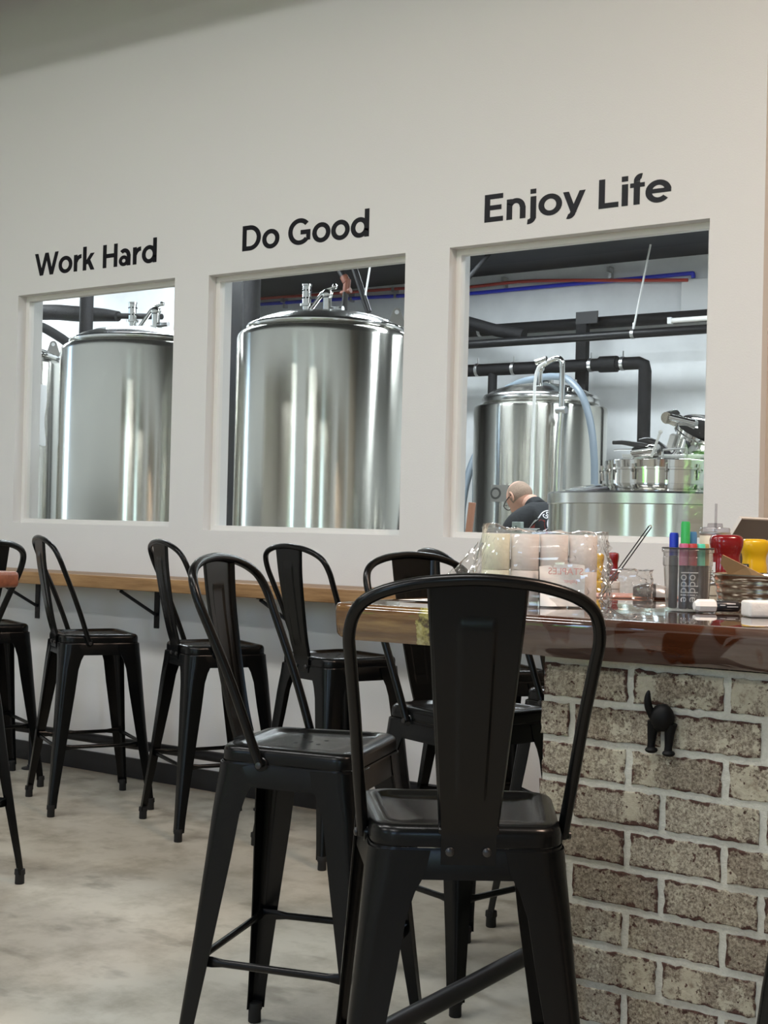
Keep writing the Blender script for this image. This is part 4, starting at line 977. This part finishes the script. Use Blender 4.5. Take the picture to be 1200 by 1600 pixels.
def crumple(name, c, ax, ay, h, seed, m, label, cat, power=.45, fold=.012, nu=64, nv=22, top=None):
    """a thin crumpled sheet of film standing round its contents"""
    b = MB(); rg = []; ux = Vector((.832, .555, 0)); uy = Vector((-.555, .832, 0))
    for i in range(nv+1):
        t = i/nv; z = h*min(1, t*1.25); s = 1 if t < .8 else math.cos((t-.8)/.2*PI/2)**.7*.98+.02
        row = []
        for j in range(nu):
            a = 2*PI*j/nu; ca, sa = math.cos(a), math.sin(a)
            x = math.copysign(abs(ca)**power, ca)*ax*s*(1+.10*(1-t)); y = math.copysign(abs(sa)**power, sa)*ay*s*(1+.15*(1-t))
            p = Vector((x*30, y*30, z*30))+Vector((seed, seed*2, 0)); d = (abs(mnoise(p))+.6*abs(mnoise(p*2.3))-.35)*fold*2; e = mnoise(p*1.4+Vector((9, 9, 9)))*fold
            q = Vector(c)+ux*(x+math.copysign(max(d, -.004), x)+e*.3)+uy*(y+math.copysign(max(d, -.004), y))+Vector((0, 0, max(.0008, z+(max(0, e*.3)+abs(d)*.35 if t > .3 else 0)+(.0 if top is None else top(x, t)))))
            row.append(q)
        rg.append(row)
    b.rings(rg, False); o = b.build(name, m, smooth=9); tag(o, label, cat); return o
bag = crumple('plastic_bag', (-1.396, 2.681, ZB), .140, .052, .1655, 3.1, M['film'], 'crumpled clear plastic bag around the row of till rolls', 'bag', fold=.010, nu=150, nv=46, top=lambda x, t: .012*t*mnoise(Vector((x*28, 3, 1)))+.018*max(0, 1-((x+.10)/.03)**2)*t-.075*max(0, (-x-.12)/.02)*t)
# flattened left tail of the bag
b = MB(); rg = []
for i in range(13):
    t = i/12; row = []
    for j in range(15):
        s = j/14; x = -.145-.075*t; y = -.045+.09*s; z = (.135-.06*t)*math.sin(PI*s)**.5*(1-.3*t)+.014*abs(mnoise(Vector((t*6, s*6, 1))))+.002
        row.append(Vector((-1.392, 2.684, ZB))+Vector((.832, .555, 0))*x+Vector((-.555, .832, 0))*y+Vector((0, 0, z)))
    rg.append(row)
b.rings(rg, False, False); b.build('bag_tail', M['film'], bag, smooth=18)
# white insert with mirrored print inside the bag
ux = Vector((.832, .555, 0)); uy = Vector((-.555, .832, 0)); cN = Vector((-1.330, 2.660, ZB))
b = MB(); rg = []
for i in range(13):
    t = i/12; row = []
    for j in range(17):
        s = j/16-.5; row.append(cN+ux*(s*.098)+uy*(.010*math.sin(s*5+t*3)-.004+.02*t)+Vector((0, 0, .004+(.094-.012*abs(s-.2))*t)))
    rg.append(row)
b.rings(rg, False, False); lf = b.build('printed_insert', M['paper_w'], smooth=60); tag(lf, 'white printed leaflet with mirrored pink words inside the clear bag', 'leaflet')
mir = Matrix.Diagonal((-1, 1, 1, 1))
text_mesh('print', 'STAPLES', .021, M['pinkprint'], basis(cN+ux*.006-uy*.008+Vector((0, 0, .080)), ux, (0, 0, 1)) @ mir, lf)
text_mesh('print', 'paper', .013, M['pinkprint'], basis(cN+ux*.016-uy*.009+Vector((0, 0, .060)), ux, (0, 0, 1)) @ mir, lf)
crumple('plastic_wrap', (-1.352, 3.055, ZB), .055, .036, .075, 8.3, M['film'], 'loose crumpled clear wrap right of the till roll bag', 'wrap', fold=.014, nu=60, nv=22, power=.85)
# skewer leaning out of the wrap
root = empty('steel_tongs', (-1.467, 3.15, ZB), 'thin steel tongs slanting up to the right behind the wrap', 'tongs')
b = MB(); b.tube([(.004, .0, .004), (.1345, .002, .184)], .0016, 6); b.build('arm', M['handle'], root)
b = MB(); b.tube([(-.004, .0, .006), (.1275, .002, .186)], .0016, 6); b.build('arm', M['handle'], root)
b = MB(); b.tube([(.1345, .002, .183), (.133, .002, .188), (.1275, .002, .1865)], .002, 6); b.build('tip', M['clamp'], root)
# papers at the golden end
b = MB(); rg = []
for i in range(9):
    row = []
    for j in range(9):
        u, v = i/8, j/8; row.append(Vector((-1.695+.165*u+.02*v, 2.56+.11*v+.02*u, ZB+.0035+.010*max(0, u-.55)*v)))
    rg.append(row)
b.rings(rg, False, False); o = b.build('paper_sheet', M['paper_w']); tag(o, 'thin white printed sheet lying near the golden bar end', 'paper')
b = MB()
for k in range(7):
    x = -1.66+.018*k; b.box(x, x+.011, 2.59, 2.592+.003*(k % 3), ZB+.0048, ZB+.0052)
b.build('print', M['mark'], o, smooth=0)
slab_o = slab('menu_folder', -1.665, -1.52, 2.585, 2.70, ZB-.0002, ZB+.0022, M['darkfolder'], .0006); tag(slab_o, 'dark red folder under the white sheet near the golden bar end', 'folder')
# tub of markers
cx, cy = -1.105, 2.818
root = empty('marker_tub', (cx, cy, ZB), 'cloudy clear plastic tub full of black chalk markers', 'tub')
b = MB(); b.lathe([(.001, .0012), (.0445, .001), (.0455, .004), (.0515, .098), (.0535, .100), (.0535, .118), (.0522, .119), (.0530, .128), (.0560, .129), (.0565, .134), (.0550, .136)], seg=48); b.build('tub_wall', M['cupplastic'], root, smooth=40)
b = MB(); b.lathe([(.0550, .1365), (.0566, .1365), (.0568, .1385), (.0552, .139), (.0548, .138)], seg=48); b.build('rim', M['label_dark'], root)
def marker(x, y, cap, tilt, label, up_cap=True, z0=.006, ln=.142, r=.0095, text=None):
    rt = empty('chalk_marker', (cx+x, cy+y, ZB+z0), label, 'marker', 'chalk markers in the tub')
    rt.rotation_euler = tilt
    b = MB(); b.lathe([(r-.002, 0), (r, .002), (r, ln*.66), (r*.92, ln*.67)], seg=20); bd = b.build('barrel', M['mk_body'], rt)
    b = MB(); b.lathe([(r*1.06, ln*.665), (r*1.06, ln*.97), (r*.9, ln), (.001, ln)], seg=20); b.build('cap', M[cap], rt)
    if text: text_mesh('lettering', text, .027, M['silver_print'], basis((.0062, -.0076, ln*.34), (0, 0, -1), (.62, .5, 0)), bd)
    b = MB(); b.box(-.0032, .0032, -r*1.012, -r*.97, .012, ln*.6); 
    return rt
F_ = Vector((.832, .555)); B_ = Vector((-.555, .832))
def at2(a, d): v = F_*a+B_*d; return v.x, v.y
for a, d, cap, lab, kw in (
    (-.008, -.006, 'cap_green', 'tall green capped chalk marker standing highest in the tub', dict(ln=.190)),
    (-.031, .012, 'cap_blue', 'blue capped chalk marker at the left of the tub', dict(ln=.165)),
    (.014, .018, 'cap_steel', 'steel blue capped chalk marker just right of the green one', dict(ln=.168)),
    (-.017, -.034, 'cap_pink', 'pink capped chalk marker in the front row of the tub', dict(text='loddie')),
    (.0035, -.034, 'cap_red', 'red capped chalk marker front and centre in the tub', dict(text='loddie')),
    (.0235, -.028, 'cap_teal', 'teal capped chalk marker front right in the tub', {}),
    (.037, -.008, 'cap_gold', 'tan capped chalk marker against the right wall of the tub', {}),
    (-.036, -.012, 'mk_body', 'all black chalk marker at the left wall of the tub', dict(ln=.115)),
    (.033, .016, 'mk_body', 'all black chalk marker at the back right of the tub', dict(ln=.115))):
    x, y = at2(a*.93, d*.93); marker(x, y, cap, (0, 0, 0), lab, **kw)
# lying marker with white cap
p0 = Vector((-1.068, 2.765, ZB+.0150)); dr = Vector((.72, .69, 0)).normalized()
root = empty('paint_marker', p0, 'thick white capped black marker lying in front of the tub', 'marker')
Tm = Matrix((( -dr.y, 0, dr.x, 0), (dr.x, 0, dr.y, 0), (0, 1, 0, 0), (0, 0, 0, 1)))
b = MB(); b.lathe([(.001, -.001), (.009, 0), (.0145, .008), (.0148, .044), (.013, .047), (.010, .048)], seg=8, xf=Tm); b.build('cap', M['white'], root, smooth=25)
b = MB(); b.lathe([(.0095, .046), (.0118, .049), (.0118, .098), (.010, .101), (.001, .101)], seg=24, xf=Tm); bd = b.build('barrel', M['mk_body'], root)
b = MB()
for k, (s0, s1) in enumerate(((.054, .066), (.070, .095), (.070, .090))):
    aa = (.15, -.12, .42)[k]; z_ = lambda q: Vector((math.cos(q)*.0121*dr.y, -math.cos(q)*.0121*dr.x, math.sin(q)*.0121))
    b.add([dr*s0+z_(aa), dr*s1+z_(aa), dr*s1+z_(aa+.14), dr*s0+z_(aa+.14)], [(0, 1, 2, 3)])
b.build('lettering', M['silver_print'], bd, smooth=0)
# white felt block
b = MB(); b.box(-.052, .052, -.026, .026, 0, .034); o = b.build('eraser_block', M['eraser'], bevel=.006)
o.location = (-.905, 2.765, ZB); o.rotation_euler.z = .72; tag(o, 'worn white felt eraser block at the right edge of the bar top', 'eraser')
# tin tub with kraft paper
root = empty('tin_tub', (-1.085, 3.282, ZB), 'round ridged tin tub behind the white eraser block', 'tub')
prof = [(.002, .001), (.108, 0), (.112, .004)]+[(.113+.012*i/12+.0012*math.sin(i*PI/2), .004+.060*i/12) for i in range(1, 12)]+[(.128, .066), (.131, .070), (.128, .0735), (.124, .070), (.112, .006), (.002, .004)]
b = MB(); b.lathe(prof, seg=64, cap=False); b.build('wall', M['tin'], root, smooth=50)
b = MB(); b.tube([(-.118, -.03, .048), (-.139, -.03, .042), (-.139, .03, .042), (-.118, .03, .048)], .003, 8); b.build('side_handle', M['clamp'], root)
b = MB(); A, B2, C2, D2 = Vector((-1.168, 3.22, 1.150)), Vector((-1.045, 3.24, 1.148)), Vector((-1.155, 3.20, 1.212)), Vector((-1.10, 3.25, 1.185)); th = Vector((.002, -.003, 0))
V_ = [Vector((-1.175, 3.21, 1.190)), Vector((-1.166, 3.20, 1.211)), Vector((-1.110, 3.215, 1.183)), Vector((-1.050, 3.235, 1.152)), Vector((-1.06, 3.24, 1.10)), Vector((-1.150, 3.235, 1.10)), Vector((-1.158, 3.225, 1.160))]
n = len(V_); b.add(V_+[v+Vector((.0015, .0025, 0)) for v in V_], [tuple(range(n)), tuple(range(2*n-1, n-1, -1))]+[(i, (i+1) % n, n+(i+1) % n, n+i) for i in range(n)])
o = b.build('kraft_sheet', M['kraft'], smooth=0); tag(o, 'pointed brown kraft paper sheet sticking out of the tin tub', 'paper')
# sauce bottles standing on their caps
def bottle(name, loc, rz, w, h, m, label, detail):
    root = empty(name, loc, label, 'bottle', None, rz); k = h/.17
    b = MB(); b.lathe([(.020, 0), (.021, .002), (.021, .020), (.017, .023)], seg=28); b.build('cap', M['white'] if m == 'ketchup' else M[m], root)
    b = MB(); rg = []
    for z, a, c in ((.022, .30, .30), (.032, .55, .50), (.045, .80, .68), (.065, .88, .72), (.088, .86, .70), (.102, .80, .62), (.114, .78, .60), (.126, .86, .66), (.136, .95, .72), (.150, 1.0, .75), (.160, .97, .72), (.167, .86, .62), (.170, .6, .42)):
        row = []
        for j in range(40):
            t = 2*PI*j/40; ct, st = math.cos(t), math.sin(t); row.append(Vector((math.copysign(abs(ct)**.75, ct)*a*w/2, math.copysign(abs(st)**.75, st)*c*w/2, z*k)))
        rg.append(row)
    b.rings(rg, True); bd = b.build('bottle_body', M[m], root, smooth=60, subsurf=1)
    if detail:
        lm = M['label'] if m == 'ketchup' else M['label_dark']
        b = MB(); rg = []
        for z in (.048, .060, .075, .090, .097):
            row = []
            for j in range(13):
                t = math.radians(-205+j*66/12) if m == 'ketchup' else math.radians(-203+j*72/12); ct, st = math.cos(t), math.sin(t)
                row.append(Vector((math.copysign(abs(ct)**.75, ct)*.895*w/2, math.copysign(abs(st)**.75, st)*.735*w/2, z*k)))
            rg.append(row)
        b.rings(rg, False, False); lb = b.build('label_front', lm, root, smooth=60)
        ta = math.radians(-170); tv = Vector((-math.sin(ta), math.cos(ta), 0)); tp = lambda z_, e: Vector((.46*w*math.cos(ta)*1.0, .46*w*math.sin(ta)*.9, z_))+Vector((math.cos(ta), math.sin(ta), 0))*e
        if m == 'mustard': text_mesh('lettering', 'HEINZ', .014, M['silver_print'], basis(tp(.088*k, .0005), tv, (0, 0, 1)), lb)
        b = MB()
        for q in range(6):
            T_ = basis(tp((.050+.0062*q)*k, .0), tv, (0, 0, 1)); b.box(-.012, .012-.006*(q % 2), -.0006, .0010, -.0006, .0016, T_)
        b.build('small_print', M['mark'] if m == 'ketchup' else M['silver_print'], lb, smooth=0)
    return root
bottle('ketchup_bottle', (-1.236, 3.42, ZB), .55, .088, .170, 'ketchup', 'red ketchup bottle standing cap down behind the tin tub', True)
bottle('mustard_bottle', (-1.222, 3.60, ZB), .75, .078, .160, 'mustard', 'yellow mustard bottle right behind the large red bottle', True)
bottle('ketchup_bottle', (-1.690, 3.715, ZB), 1.9, .046, .109, 'ketchup', 'small red sauce bottle behind the till roll bag', False)
bottle('mustard_bottle', (-1.716, 3.668, ZB), 1.9, .044, .105, 'mustard', 'small yellow sauce bottle beside the till roll bag', False)
# mouse on a salmon pad
b = MB(); b.box(-.13, .13, -.10, .10, 0, .0045); o = b.build('mouse_pad', M['pad'], bevel=.0015); o.location = (-1.455, 3.30, ZB); o.rotation_euler.z = .60
tag(o, 'thin salmon coloured pad under the computer mouse', 'mouse pad')
root = empty('computer_mouse', (-1.371, 3.262, ZB+.0052), 'dark and silver computer mouse on the salmon pad', 'mouse', None, .45)
def mouse_part(x0, x1, s, name, m_):
    b = MB(); rg = []
    for i in range(13):
        u = x0+(x1-x0)*i/12; w_ = .031*max(.02, 1-abs(u/.052)**3)**.5*s; h_ = .034*max(.03, 1-abs((u+.008)/.060)**2.4)**.6*s
        rg.append([Vector((u, w_*math.cos(a), max(0, h_*math.sin(a)))) for a in [PI*k/14 for k in range(15)]]+[Vector((u, -w_*.8, 0)), Vector((u, w_*.8, 0))])
    b.rings(rg, True); b.build(name, m_, root, smooth=60)
mouse_part(-.0515, .008, 1.0, 'palm_shell', M['mouse_dark']); mouse_part(.006, .0515, 1.01, 'button_shell', M['mouse_silver'])
# tumbler with straw
root = empty('tumbler', (-1.342, 3.62, ZB), 'cream tumbler with clear lid and straw behind the sauce bottles', 'tumbler')
b = MB(); b.lathe([(.002, 0), (.032, 0), (.034, .003), (.036, .07), (.0415, .085), (.042, .165), (.0405, .168)], seg=40); b.build('cup', M['cream'], root)
b = MB(); b.lathe([(.0417, .1655), (.043, .168), (.043, .174), (.041, .176)], seg=40); b.build('band', M['clamp'], root)
b = MB(); b.lathe([(.041, .175), (.042, .184), (.0395, .188), (.022, .190), (.020, .200), (.002, .201)], seg=40); b.build('lid', M['clear_lid'], root)
b = MB(); b.tube([(.002, 0, .06), (.002, 0, .255)], .0036, 10); b.build('straw', M['clear_lid'], root)
# laptop behind the bottles
root = empty('tablet', (-1.435, 3.72, ZB), 'grey brown tablet leaning right on its stand behind the mustard bottle', 'tablet')
Tl = Matrix.Translation((.005, 0, .003)) @ Matrix.Rotation(math.radians(30), 4, 'Y')
b = MB(); b.box(-.004, .004, .004, .336, .0, .246, Tl); b.build('back_cover', M['laptop'], root, smooth=0)
b = MB(); b.box(-.005, .005, 0, .004, 0, .250, Tl); b.box(-.005, .005, .336, .340, 0, .250, Tl); b.box(-.005, .005, .004, .336, .246, .250, Tl); b.build('edge_frame', M['laptop_edge'], root, smooth=0)
b = MB(); b.tube([(.095, .2, .145), (.15, .2, .004)], .007, 10); b.box(.10, .19, .13, .27, 0, .006); b.build('stand', M['handle'], root)
b = MB(); b.box(-.05, .05, -.03, .03, 0, .036); o = b.build('card_reader', M['handle'], bevel=.006); o.location = (-1.13, 3.66, ZB+.0005); o.rotation_euler.z = .5
tag(o, 'small black card reader at the right edge behind the tin tub', 'card reader')
b = MB(); b.box(.0, .03, -.0312, -.0305, .012, .024); b.build('screen', M['label'], o, smooth=0)
